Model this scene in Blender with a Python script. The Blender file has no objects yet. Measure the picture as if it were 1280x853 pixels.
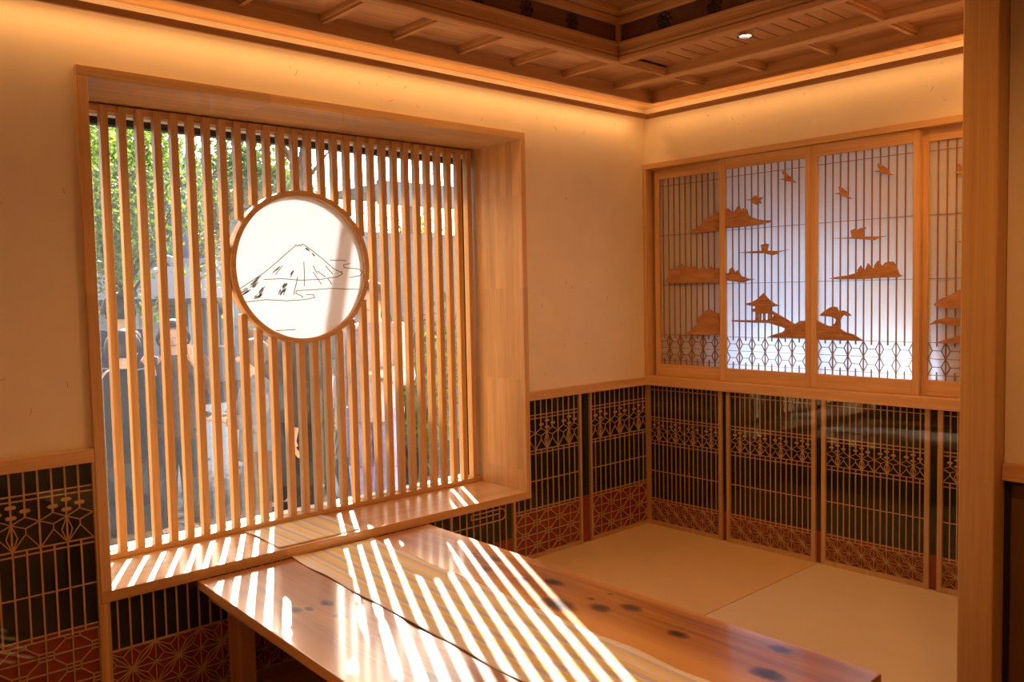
import bpy, bmesh, math, random
import numpy as np
from mathutils import Vector, Matrix, Euler

random.seed(7)
rng = np.random.default_rng(11)
SC = bpy.context.scene
COL = SC.collection

# ---------------------------------------------------------------- camera
cam_d = bpy.data.cameras.new('camera')
cam_d.sensor_width = 36.0
cam_d.lens = 1052.419 / 1280 * 36.0
cam_d.clip_start = 0.02
cam_d.clip_end = 200
cam = bpy.data.objects.new('camera', cam_d)
COL.objects.link(cam)
_y, _p, _r = 0.736929, -0.0579255, -0.0199998
_f = Vector((math.sin(_y) * math.cos(_p), math.cos(_y) * math.cos(_p), math.sin(_p)))
_rt = Vector((math.cos(_y), -math.sin(_y), 0))
_up = _rt.cross(_f)
_r2 = _rt * math.cos(_r) + _up * math.sin(_r)
_u2 = _up * math.cos(_r) - _rt * math.sin(_r)
_m = Matrix(((_r2.x, _u2.x, -_f.x), (_r2.y, _u2.y, -_f.y), (_r2.z, _u2.z, -_f.z))).to_4x4()
_m.translation = Vector((-3.79633, -3.04253, 1.34266))
cam.matrix_world = _m
SC.camera = cam

# ---------------------------------------------------------------- sky, sun, lamps, exposure
EXPOSURE = 0.0
SC.view_settings.view_transform = 'Standard'
SC.view_settings.look = 'None'
SC.view_settings.exposure = EXPOSURE
SC.view_settings.gamma = 1.0
SC.view_settings.use_curve_mapping = False
SC.display_settings.display_device = 'sRGB'

SUN_EL = math.radians(27.3)
world = bpy.data.worlds.new('sky')
SC.world = world
world.use_nodes = True
wn = world.node_tree
wn.nodes.clear()
w_out = wn.nodes.new('ShaderNodeOutputWorld')
w_bg = wn.nodes.new('ShaderNodeBackground')
w_sky = wn.nodes.new('ShaderNodeTexSky')
w_sky.sky_type = 'NISHITA'
w_sky.sun_disc = False
w_sky.sun_elevation = SUN_EL
w_sky.sun_rotation = math.atan2(0.515, 1.0)
w_sky.dust_density = 3.0
w_sky.air_density = 1.0
w_bg.inputs['Strength'].default_value = 0.55
wn.links.new(w_sky.outputs[0], w_bg.inputs[0])
wn.links.new(w_bg.outputs[0], w_out.inputs[0])

def lamp(name, kind, loc, direction, energy, color, **kw):
    d = bpy.data.lights.new(name, kind)
    d.energy = energy
    d.color = color
    for k, v in kw.items():
        setattr(d, k, v)
    o = bpy.data.objects.new(name, d)
    o.location = loc
    o.rotation_euler = Vector(direction).to_track_quat('-Z', 'Y').to_euler()
    COL.objects.link(o)
    return o

lamp('sun', 'SUN', (8, 16, 12), (-0.515, -1.0, -1.125 * math.tan(SUN_EL)), 31.0, (1.0, 0.965, 0.92), angle=math.radians(0.6))

WARM = (1.0, 0.48, 0.145)
def strip_lamp(name, a, b, direction, energy):
    a, b = Vector(a), Vector(b)
    d = bpy.data.lights.new(name, 'AREA')
    d.shape = 'RECTANGLE'
    d.size = (b - a).length
    d.size_y = 0.008
    d.energy = energy
    d.color = WARM
    o = bpy.data.objects.new(name, d)
    z = -Vector(direction).normalized()
    x = (b - a).normalized()
    y = z.cross(x)
    mm = Matrix(((x.x, y.x, z.x), (x.y, y.y, z.y), (x.z, y.z, z.z))).to_4x4()
    mm.translation = (a + b) / 2
    o.matrix_world = mm
    COL.objects.link(o)

# the LED strips of the cove (behind the wooden cove bar)
COVE_DOWN, COVE_UP = 1.15, 0.38
strip_lamp('cove_strip_lamp', (-4.6, -0.078, 2.290), (-0.12, -0.078, 2.290), (0, 0.05, -1), COVE_DOWN * 4.5)
strip_lamp('cove_strip_lamp', (-4.6, -0.045, 2.296), (-0.06, -0.045, 2.296), (0, -0.15, 1), COVE_UP * 4.5)
strip_lamp('cove_strip_lamp', (-0.078, -0.12, 2.290), (-0.078, -2.2, 2.290), (0.05, 0, -1), COVE_DOWN * 1.05)
strip_lamp('cove_strip_lamp', (-0.045, -0.06, 2.296), (-0.045, -2.2, 2.296), (-0.15, 0, 1), COVE_UP * 2.1)

# ---------------------------------------------------------------- helpers
class MB:
    def __init__(self):
        self.v, self.f = [], []
    def add(self, vs, fs):
        n = len(self.v)
        self.v += [tuple(p) for p in vs]
        self.f += [tuple(i + n for i in q) for q in fs]
        return self
    def box(self, x0, x1, y0, y1, z0, z1):
        x0, x1 = min(x0, x1), max(x0, x1)
        y0, y1 = min(y0, y1), max(y0, y1)
        z0, z1 = min(z0, z1), max(z0, z1)
        return self.add([(x0, y0, z0), (x1, y0, z0), (x1, y1, z0), (x0, y1, z0),
                         (x0, y0, z1), (x1, y0, z1), (x1, y1, z1), (x0, y1, z1)],
                        [(0, 3, 2, 1), (4, 5, 6, 7), (0, 1, 5, 4), (1, 2, 6, 5), (2, 3, 7, 6), (3, 0, 4, 7)])
    def prism_xz(self, poly, y0, y1):
        """polygon in (x, z) extruded along y"""
        n = len(poly)
        a = sum(poly[i][0] * poly[(i + 1) % n][1] - poly[(i + 1) % n][0] * poly[i][1] for i in range(n))
        if a < 0:
            poly = poly[::-1]
        vs = [(x, y0, z) for x, z in poly] + [(x, y1, z) for x, z in poly]
        fs = [tuple(range(n)), tuple(range(2 * n - 1, n - 1, -1))]
        fs += [((i + 1) % n, i, i + n, (i + 1) % n + n) for i in range(n)]
        return self.add(vs, fs)
    def seg_xz(self, a, b, w, y0, y1):
        """a straight slip of wood lying in the xz plane"""
        dx, dz = b[0] - a[0], b[1] - a[1]
        l = math.hypot(dx, dz)
        if l < 1e-5:
            return self
        nx, nz = -dz / l * w / 2, dx / l * w / 2
        return self.prism_xz([(a[0] + nx, a[1] + nz), (a[0] - nx, a[1] - nz), (b[0] - nx, b[1] - nz), (b[0] + nx, b[1] + nz)], y0, y1)
    def tube(self, p0, p1, r0, r1=None, n=10, cap=True):
        r1 = r0 if r1 is None else r1
        p0, p1 = Vector(p0), Vector(p1)
        ax = (p1 - p0).normalized()
        s = ax.orthogonal().normalized()
        t = ax.cross(s)
        vs = []
        for p, r in ((p0, r0), (p1, r1)):
            for i in range(n):
                a = 2 * math.pi * i / n
                vs.append(p + (s * math.cos(a) + t * math.sin(a)) * r)
        fs = [(i, (i + 1) % n, n + (i + 1) % n, n + i) for i in range(n)]
        if cap:
            fs += [tuple(range(n - 1, -1, -1)), tuple(range(n, 2 * n))]
        return self.add(vs, fs)
    def loft(self, rings, cap=True):
        """rings: list of (centre, rx, ry) horizontal ellipses"""
        n = 14
        base = []
        for c, rx, ry in rings:
            for i in range(n):
                a = 2 * math.pi * i / n
                base.append((c[0] + rx * math.cos(a), c[1] + ry * math.sin(a), c[2]))
        fs = []
        for k in range(len(rings) - 1):
            for i in range(n):
                j = (i + 1) % n
                fs.append((k * n + i, k * n + j, (k + 1) * n + j, (k + 1) * n + i))
        if cap:
            fs += [tuple(range(n - 1, -1, -1)), tuple(range((len(rings) - 1) * n, len(rings) * n))]
        return self.add(base, fs)
    def ball(self, c, rx, ry, rz, n=12, m=8):
        vs, fs = [(c[0], c[1], c[2] + rz)], []
        for k in range(1, m):
            t = math.pi * k / m
            for i in range(n):
                a = 2 * math.pi * i / n
                vs.append((c[0] + rx * math.sin(t) * math.cos(a), c[1] + ry * math.sin(t) * math.sin(a), c[2] + rz * math.cos(t)))
        vs.append((c[0], c[1], c[2] - rz))
        for i in range(n):
            fs.append((0, 1 + i, 1 + (i + 1) % n))
        for k in range(m - 2):
            for i in range(n):
                j = (i + 1) % n
                fs.append((1 + k * n + i, 1 + (k + 1) * n + i, 1 + (k + 1) * n + j, 1 + k * n + j))
        e = len(vs) - 1
        for i in range(n):
            fs.append((e, 1 + (m - 2) * n + (i + 1) % n, 1 + (m - 2) * n + i))
        return self.add(vs, fs)
    def mesh(self, name, off=(0, 0, 0)):
        me = bpy.data.meshes.new(name)
        me.from_pydata([(x - off[0], y - off[1], z - off[2]) for x, y, z in self.v], [], self.f)
        me.update()
        return me
    def build(self, name, mat, parent=None, world=True, bevel=0, smooth=False, loc=None):
        """world: coordinates are world coordinates (only for unrotated parents)"""
        off = Vector((0, 0, 0))
        if parent is not None and world:
            p = parent
            while p is not None:
                off += p.location
                p = p.parent
        if loc is not None:
            off = Vector(loc)
        me = self.mesh(name, off)
        o = link(name, me, mat, parent)
        if loc is not None:
            o.location = loc
        if bevel:
            b = o.modifiers.new('bevel', 'BEVEL')
            b.width = bevel
            b.segments = 2
            b.limit_method = 'ANGLE'
        if smooth:
            for p in me.polygons:
                p.use_smooth = True
        return o

def link(name, me, mat=None, parent=None):
    if mat is not None and len(me.materials) == 0:
        me.materials.append(mat)
    o = bpy.data.objects.new(name, me)
    COL.objects.link(o)
    if parent is not None:
        o.parent = parent
    return o

def tag(o, label=None, cat=None, group=None, kind=None):
    if label: o['label'] = label
    if cat: o['category'] = cat
    if group: o['group'] = group
    if kind: o['kind'] = kind
    return o

def empty(name, loc=(0, 0, 0), rz=0.0, parent=None):
    o = bpy.data.objects.new(name, None)
    o.empty_display_size = 0.1
    COL.objects.link(o)
    o.location = loc
    o.rotation_euler = (0, 0, rz)
    if parent is not None:
        o.parent = parent
    return o

def box(name, mat, x0, x1, y0, y1, z0, z1, parent=None, bevel=0):
    return MB().box(x0, x1, y0, y1, z0, z1).build(name, mat, parent, bevel=bevel)

def clip(a, b, x0, x1, z0, z1):
    t0, t1 = 0.0, 1.0
    dx, dz = b[0] - a[0], b[1] - a[1]
    for p, q in ((-dx, a[0] - x0), (dx, x1 - a[0]), (-dz, a[1] - z0), (dz, z1 - a[1])):
        if abs(p) < 1e-9:
            if q < -1e-9: return None
        else:
            r = q / p
            if p < 0: t0 = max(t0, r)
            else: t1 = min(t1, r)
    if t1 - t0 < 1e-4: return None
    return ((a[0] + dx * t0, a[1] + dz * t0), (a[0] + dx * t1, a[1] + dz * t1))

# ---------------------------------------------------------------- materials
def new_mat(name):
    m = bpy.data.materials.new(name)
    m.use_nodes = True
    nt = m.node_tree
    nt.nodes.clear()
    out = nt.nodes.new('ShaderNodeOutputMaterial')
    return m, nt, out

def N(nt, t, **kw):
    n = nt.nodes.new(t)
    for k, v in kw.items():
        if k in n.inputs: n.inputs[k].default_value = v
        else: setattr(n, k, v)
    return n

def L(nt, a, b): nt.links.new(a, b)

def rgba(c): return (c[0], c[1], c[2], 1.0)

def plain(name, col, rough=0.6, spec=0.4, coat=0.0, metal=0.0, var=0.06, vscale=18.0):
    m, nt, out = new_mat(name)
    b = N(nt, 'ShaderNodeBsdfPrincipled')
    b.inputs['Roughness'].default_value = rough
    b.inputs['Specular IOR Level'].default_value = spec
    b.inputs['Coat Weight'].default_value = coat
    b.inputs['Coat Roughness'].default_value = 0.06
    b.inputs['Metallic'].default_value = metal
    tc = N(nt, 'ShaderNodeTexCoord')
    no = N(nt, 'ShaderNodeTexNoise', Scale=vscale, Detail=3.0)
    L(nt, tc.outputs['Object'], no.inputs['Vector'])
    r = N(nt, 'ShaderNodeValToRGB')
    r.color_ramp.elements[0].position = 0.3
    r.color_ramp.elements[1].position = 0.7
    r.color_ramp.elements[0].color = rgba([c * (1 - var) for c in col])
    r.color_ramp.elements[1].color = rgba([min(1, c * (1 + var)) for c in col])
    L(nt, no.outputs['Fac'], r.inputs['Fac'])
    L(nt, r.outputs[0], b.inputs['Base Color'])
    L(nt, b.outputs[0], out.inputs[0])
    return m

def wood(name, c1, c2, axis, across=26.0, along=0.9, rough=0.45, coat=0.0, staves=None, fine=0.12, cr=0.12, distort=0.5):
    m, nt, out = new_mat(name)
    b = N(nt, 'ShaderNodeBsdfPrincipled')
    b.inputs['Roughness'].default_value = rough
    b.inputs['Specular IOR Level'].default_value = 0.35
    b.inputs['Coat Weight'].default_value = coat
    b.inputs['Coat Roughness'].default_value = cr
    tc = N(nt, 'ShaderNodeTexCoord')
    oi = N(nt, 'ShaderNodeObjectInfo')
    mu = N(nt, 'ShaderNodeMath', operation='MULTIPLY')
    mu.inputs[1].default_value = 17.0
    L(nt, oi.outputs['Random'], mu.inputs[0])
    ad = N(nt, 'ShaderNodeVectorMath', operation='ADD')
    L(nt, tc.outputs['Object'], ad.inputs[0])
    L(nt, mu.outputs[0], ad.inputs[1])
    sc = [across] * 3
    sc['xyz'.index(axis)] = along
    mp = N(nt, 'ShaderNodeMapping')
    mp.inputs['Scale'].default_value = sc
    L(nt, ad.outputs[0], mp.inputs['Vector'])
    no = N(nt, 'ShaderNodeTexNoise', Scale=1.0, Detail=4.0, Roughness=0.55, Distortion=distort)
    L(nt, mp.outputs[0], no.inputs['Vector'])
    r = N(nt, 'ShaderNodeValToRGB')
    r.color_ramp.elements[0].position = 0.32
    r.color_ramp.elements[1].position = 0.68
    r.color_ramp.elements[0].color = rgba(c2)
    r.color_ramp.elements[1].color = rgba(c1)
    L(nt, no.outputs['Fac'], r.inputs['Fac'])
    sc2 = [across * 9] * 3
    sc2['xyz'.index(axis)] = along * 6
    mp2 = N(nt, 'ShaderNodeMapping')
    mp2.inputs['Scale'].default_value = sc2
    L(nt, ad.outputs[0], mp2.inputs['Vector'])
    no2 = N(nt, 'ShaderNodeTexNoise', Scale=1.0, Detail=2.0)
    L(nt, mp2.outputs[0], no2.inputs['Vector'])
    mr = N(nt, 'ShaderNodeMapRange')
    mr.inputs['From Min'].default_value = 0.3
    mr.inputs['From Max'].default_value = 0.7
    mr.inputs['To Min'].default_value = 1 - fine
    mr.inputs['To Max'].default_value = 1 + fine * 0.5
    L(nt, no2.outputs['Fac'], mr.inputs['Value'])
    mx = N(nt, 'ShaderNodeVectorMath', operation='SCALE')
    L(nt, r.outputs[0], mx.inputs[0])
    val = mr.outputs[0]
    if staves:
        ax, w = staves
        sx = N(nt, 'ShaderNodeSeparateXYZ')
        L(nt, tc.outputs['Object'], sx.inputs[0])
        dv = N(nt, 'ShaderNodeMath', operation='DIVIDE')
        dv.inputs[1].default_value = w
        L(nt, sx.outputs['xyz'.index(ax)], dv.inputs[0])
        fl = N(nt, 'ShaderNodeMath', operation='FLOOR')
        L(nt, dv.outputs[0], fl.inputs[0])
        lo = N(nt, 'ShaderNodeMath', operation='MULTIPLY_ADD')
        lo.inputs[1].default_value = 2.2
        L(nt, sx.outputs['xyz'.index(axis)], lo.inputs[0])
        L(nt, fl.outputs[0], lo.inputs[2])
        fl2 = N(nt, 'ShaderNodeMath', operation='FLOOR')
        L(nt, lo.outputs[0], fl2.inputs[0])
        cb = N(nt, 'ShaderNodeCombineXYZ')
        L(nt, fl.outputs[0], cb.inputs[0])
        L(nt, fl2.outputs[0], cb.inputs[1])
        wnz = N(nt, 'ShaderNodeTexWhiteNoise', noise_dimensions='2D')
        L(nt, cb.outputs[0], wnz.inputs['Vector'])
        m3 = N(nt, 'ShaderNodeMapRange')
        m3.inputs['To Min'].default_value = 0.84
        m3.inputs['To Max'].default_value = 1.08
        L(nt, wnz.outputs['Value'], m3.inputs['Value'])
        mm = N(nt, 'ShaderNodeMath', operation='MULTIPLY')
        L(nt, val, mm.inputs[0])
        L(nt, m3.outputs[0], mm.inputs[1])
        val = mm.outputs[0]
    L(nt, val, mx.inputs['Scale'])
    L(nt, mx.outputs[0], b.inputs['Base Color'])
    bp = N(nt, 'ShaderNodeBump', Strength=0.06, Distance=0.002)
    L(nt, no2.outputs['Fac'], bp.inputs['Height'])
    L(nt, bp.outputs[0], b.inputs['Normal'])
    L(nt, b.outputs[0], out.inputs[0])
    return m

HIN1, HIN2 = (0.70, 0.45, 0.22), (0.58, 0.33, 0.13)
W = {}
for ax in 'xyz':
    W[ax] = wood('hinoki_' + ax, HIN1, HIN2, ax)
    W['c' + ax] = wood('ceiling_wood_' + ax, (0.62, 0.37, 0.17), (0.48, 0.26, 0.11), ax)
W['sill'] = wood('hinoki_sill', (0.68, 0.43, 0.20), (0.56, 0.32, 0.13), 'x', staves=('y', 0.045), rough=0.3, coat=0.7, cr=0.10)
W['jamb'] = wood('hinoki_jamb', (0.70, 0.45, 0.21), (0.58, 0.34, 0.14), 'z', staves=('y', 0.045), rough=0.4, coat=0.25)
W['head'] = wood('hinoki_head', (0.70, 0.45, 0.21), (0.58, 0.34, 0.14), 'x', staves=('y', 0.045), rough=0.4, coat=0.25)
W['pillar'] = wood('pillar_wood', (0.60, 0.37, 0.14), (0.50, 0.29, 0.10), 'z', across=60)
W['kumiko'] = wood('kumiko_wood', (0.66, 0.41, 0.21), (0.56, 0.33, 0.15), 'z', across=40)
W['shoji'] = wood('shoji_bar_cedar', (0.36, 0.18, 0.07), (0.28, 0.13, 0.05), 'z', across=60)
W['carved'] = wood('carved_cedar', (0.52, 0.27, 0.11), (0.33, 0.15, 0.05), 'x', across=60, along=9)
W['board'] = wood('ceiling_board_wood', (0.68, 0.42, 0.23), (0.46, 0.25, 0.12), 'x', across=17, along=1.6, distort=1.6)
W['boardy'] = wood('ceiling_board_wood_y', (0.54, 0.30, 0.13), (0.38, 0.19, 0.075), 'y', across=17, along=1.6, distort=1.6)
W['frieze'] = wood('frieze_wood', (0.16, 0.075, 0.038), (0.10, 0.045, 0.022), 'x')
W['floor'] = wood('floor_wood', (0.50, 0.28, 0.12), (0.40, 0.21, 0.085), 'x', across=14)
W['door'] = wood('door_board', (0.16, 0.08, 0.035), (0.12, 0.06, 0.025), 'z')
PLASTER = plain('washi_plaster', (0.80, 0.70, 0.55), rough=0.9, spec=0.1, var=0.03, vscale=6)
DARK = plain('lacquered_green_black_board', (0.010, 0.016, 0.013), rough=0.55, spec=0.2, coat=0.0, var=0.15)
RED = plain('lacquered_red_board', (0.27, 0.042, 0.016), rough=0.6, spec=0.2, coat=0.0, var=0.12)
BLACK = plain('black_metal', (0.012, 0.012, 0.013), rough=0.4)
ALU = plain('dark_bronze_aluminium', (0.045, 0.042, 0.04), rough=0.35, metal=0.4)
WHITEALU = plain('pale_sill_metal', (0.72, 0.70, 0.66), rough=0.4)
CHROME = plain('chrome', (0.75, 0.75, 0.76), rough=0.15, metal=1.0)
FIBRE = plain('straw_fibre', (0.34, 0.22, 0.12), rough=0.9)
INK = plain('drawing_ink', (0.10, 0.105, 0.07), rough=0.8)

def tatami(name, axis, tint):
    m, nt, out = new_mat(name)
    b = N(nt, 'ShaderNodeBsdfPrincipled')
    b.inputs['Roughness'].default_value = 0.7
    b.inputs['Specular IOR Level'].default_value = 0.25
    tc = N(nt, 'ShaderNodeTexCoord')
    wv = N(nt, 'ShaderNodeTexWave', Scale=90.0, Distortion=0.4, Detail=1.0)
    wv.wave_type = 'BANDS'
    wv.bands_direction = axis
    L(nt, tc.outputs['Object'], wv.inputs['Vector'])
    no = N(nt, 'ShaderNodeTexNoise', Scale=7.0, Detail=3.0)
    L(nt, tc.outputs['Object'], no.inputs['Vector'])
    r = N(nt, 'ShaderNodeValToRGB')
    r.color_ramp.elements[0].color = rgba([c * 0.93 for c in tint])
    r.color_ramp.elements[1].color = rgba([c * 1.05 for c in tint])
    L(nt, no.outputs['Fac'], r.inputs['Fac'])
    L(nt, r.outputs[0], b.inputs['Base Color'])
    bp = N(nt, 'ShaderNodeBump', Strength=0.15, Distance=0.001)
    L(nt, wv.outputs['Fac'], bp.inputs['Height'])
    L(nt, bp.outputs[0], b.inputs['Normal'])
    L(nt, b.outputs[0], out.inputs[0])
    return m
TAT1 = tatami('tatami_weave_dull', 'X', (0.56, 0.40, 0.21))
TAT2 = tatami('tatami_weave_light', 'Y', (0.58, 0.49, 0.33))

def paper(name, col, trans, rough=0.9):
    m, nt, out = new_mat(name)
    tc = N(nt, 'ShaderNodeTexCoord')
    no = N(nt, 'ShaderNodeTexNoise', Scale=25.0, Detail=4.0)
    L(nt, tc.outputs['Object'], no.inputs['Vector'])
    r = N(nt, 'ShaderNodeValToRGB')
    r.color_ramp.elements[0].color = rgba([c * 0.97 for c in col])
    r.color_ramp.elements[1].color = rgba(col)
    L(nt, no.outputs['Fac'], r.inputs['Fac'])
    d = N(nt, 'ShaderNodeBsdfDiffuse')
    t = N(nt, 'ShaderNodeBsdfTranslucent')
    mx = N(nt, 'ShaderNodeMixShader', Fac=trans)
    L(nt, r.outputs[0], d.inputs[0])
    L(nt, r.outputs[0], t.inputs[0])
    L(nt, d.outputs[0], mx.inputs[1])
    L(nt, t.outputs[0], mx.inputs[2])
    L(nt, mx.outputs[0], out.inputs[0])
    return m
SHOJI = paper('shoji_paper', (0.90, 0.89, 0.91), 0.68)
DISC = paper('disc_paper', (0.92, 0.92, 0.93), 0.29)

def dusty_glass(name, dust, tint=(0.97, 0.98, 0.975)):
    m, nt, out = new_mat(name)
    tr = N(nt, 'ShaderNodeBsdfTransparent')
    tr.inputs[0].default_value = rgba(tint)
    tl = N(nt, 'ShaderNodeBsdfTranslucent')
    tl.inputs[0].default_value = (0.9, 0.9, 0.88, 1)
    tc = N(nt, 'ShaderNodeTexCoord')
    no = N(nt, 'ShaderNodeTexNoise', Scale=2.5, Detail=4.0)
    L(nt, tc.outputs['Object'], no.inputs['Vector'])
    mr = N(nt, 'ShaderNodeMapRange')
    mr.inputs['To Min'].default_value = dust * 0.6
    mr.inputs['To Max'].default_value = dust * 1.4
    L(nt, no.outputs['Fac'], mr.inputs['Value'])
    mx = N(nt, 'ShaderNodeMixShader')
    L(nt, mr.outputs[0], mx.inputs[0])
    L(nt, tr.outputs[0], mx.inputs[1])
    L(nt, tl.outputs[0], mx.inputs[2])
    gl = N(nt, 'ShaderNodeBsdfGlossy')
    gl.inputs['Roughness'].default_value = 0.02
    lw = N(nt, 'ShaderNodeLayerWeight', Blend=0.5)
    pw = N(nt, 'ShaderNodeMath', operation='POWER')
    pw.inputs[1].default_value = 5.0
    L(nt, lw.outputs['Facing'], pw.inputs[0])
    rf = N(nt, 'ShaderNodeMath', operation='MULTIPLY_ADD')
    rf.inputs[1].default_value = 0.6
    rf.inputs[2].default_value = 0.03
    L(nt, pw.outputs[0], rf.inputs[0])
    mx2 = N(nt, 'ShaderNodeMixShader')
    L(nt, rf.outputs[0], mx2.inputs[0])
    L(nt, mx.outputs[0], mx2.inputs[1])
    L(nt, gl.outputs[0], mx2.inputs[2])
    L(nt, mx2.outputs[0], out.inputs[0])
    return m
GLASS = dusty_glass('window_glass', 0.006)
COVER = dusty_glass('cover_glass', 0.0)
TINTGLASS = dusty_glass('backlight_tint_glass', 0.02, (0.76, 0.89, 1.0))  # tint put in to turn the light behind the screens bluer

def runner_mat():
    m, nt, out = new_mat('striped_weave')
    b = N(nt, 'ShaderNodeBsdfPrincipled')
    b.inputs['Roughness'].default_value = 0.85
    b.inputs['Specular IOR Level'].default_value = 0.15
    tc = N(nt, 'ShaderNodeTexCoord')
    sx = N(nt, 'ShaderNodeSeparateXYZ')
    L(nt, tc.outputs['Object'], sx.inputs[0])
    mr = N(nt, 'ShaderNodeMapRange')
    mr.inputs['From Min'].default_value = -0.1835
    mr.inputs['From Max'].default_value = 0.1835
    L(nt, sx.outputs[0], mr.inputs['Value'])
    r = N(nt, 'ShaderNodeValToRGB')
    cr = r.color_ramp
    cr.interpolation = 'CONSTANT'
    Wt, Ye, Gr, Pa = (0.78, 0.75, 0.68), (0.78, 0.67, 0.34), (0.60, 0.59, 0.58), (0.78, 0.73, 0.58)
    stops = [(0, Wt), (0.06, Pa), (0.09, Wt), (0.13, Ye), (0.17, Wt), (0.20, Gr), (0.25, Ye), (0.32, Pa), (0.35, Gr), (0.40, Wt), (0.44, Ye),
             (0.52, Pa), (0.55, Gr), (0.60, Ye), (0.66, Wt), (0.69, Gr), (0.74, Ye), (0.79, Wt), (0.82, Pa), (0.86, Ye), (0.90, Gr), (0.94, Wt)]
    cr.elements[0].color = rgba(stops[0][1])
    cr.elements[1].position = stops[1][0]
    cr.elements[1].color = rgba(stops[1][1])
    for p, c in stops[2:]:
        e = cr.elements.new(p)
        e.color = rgba(c)
    L(nt, mr.outputs[0], r.inputs['Fac'])
    ch = N(nt, 'ShaderNodeTexChecker', Scale=360.0)
    L(nt, tc.outputs['Object'], ch.inputs['Vector'])
    ch.inputs['Color1'].default_value = (1, 1, 1, 1)
    ch.inputs['Color2'].default_value = (0.90, 0.88, 0.85, 1)
    mm = N(nt, 'ShaderNodeVectorMath', operation='MULTIPLY')
    L(nt, r.outputs[0], mm.inputs[0])
    L(nt, ch.outputs[0], mm.inputs[1])
    L(nt, mm.outputs[0], b.inputs['Base Color'])
    bp = N(nt, 'ShaderNodeBump', Strength=0.3, Distance=0.001)
    L(nt, ch.outputs['Fac'], bp.inputs['Height'])
    L(nt, bp.outputs[0], b.inputs['Normal'])
    L(nt, b.outputs[0], out.inputs[0])
    return m
RUNNER = runner_mat()

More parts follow.
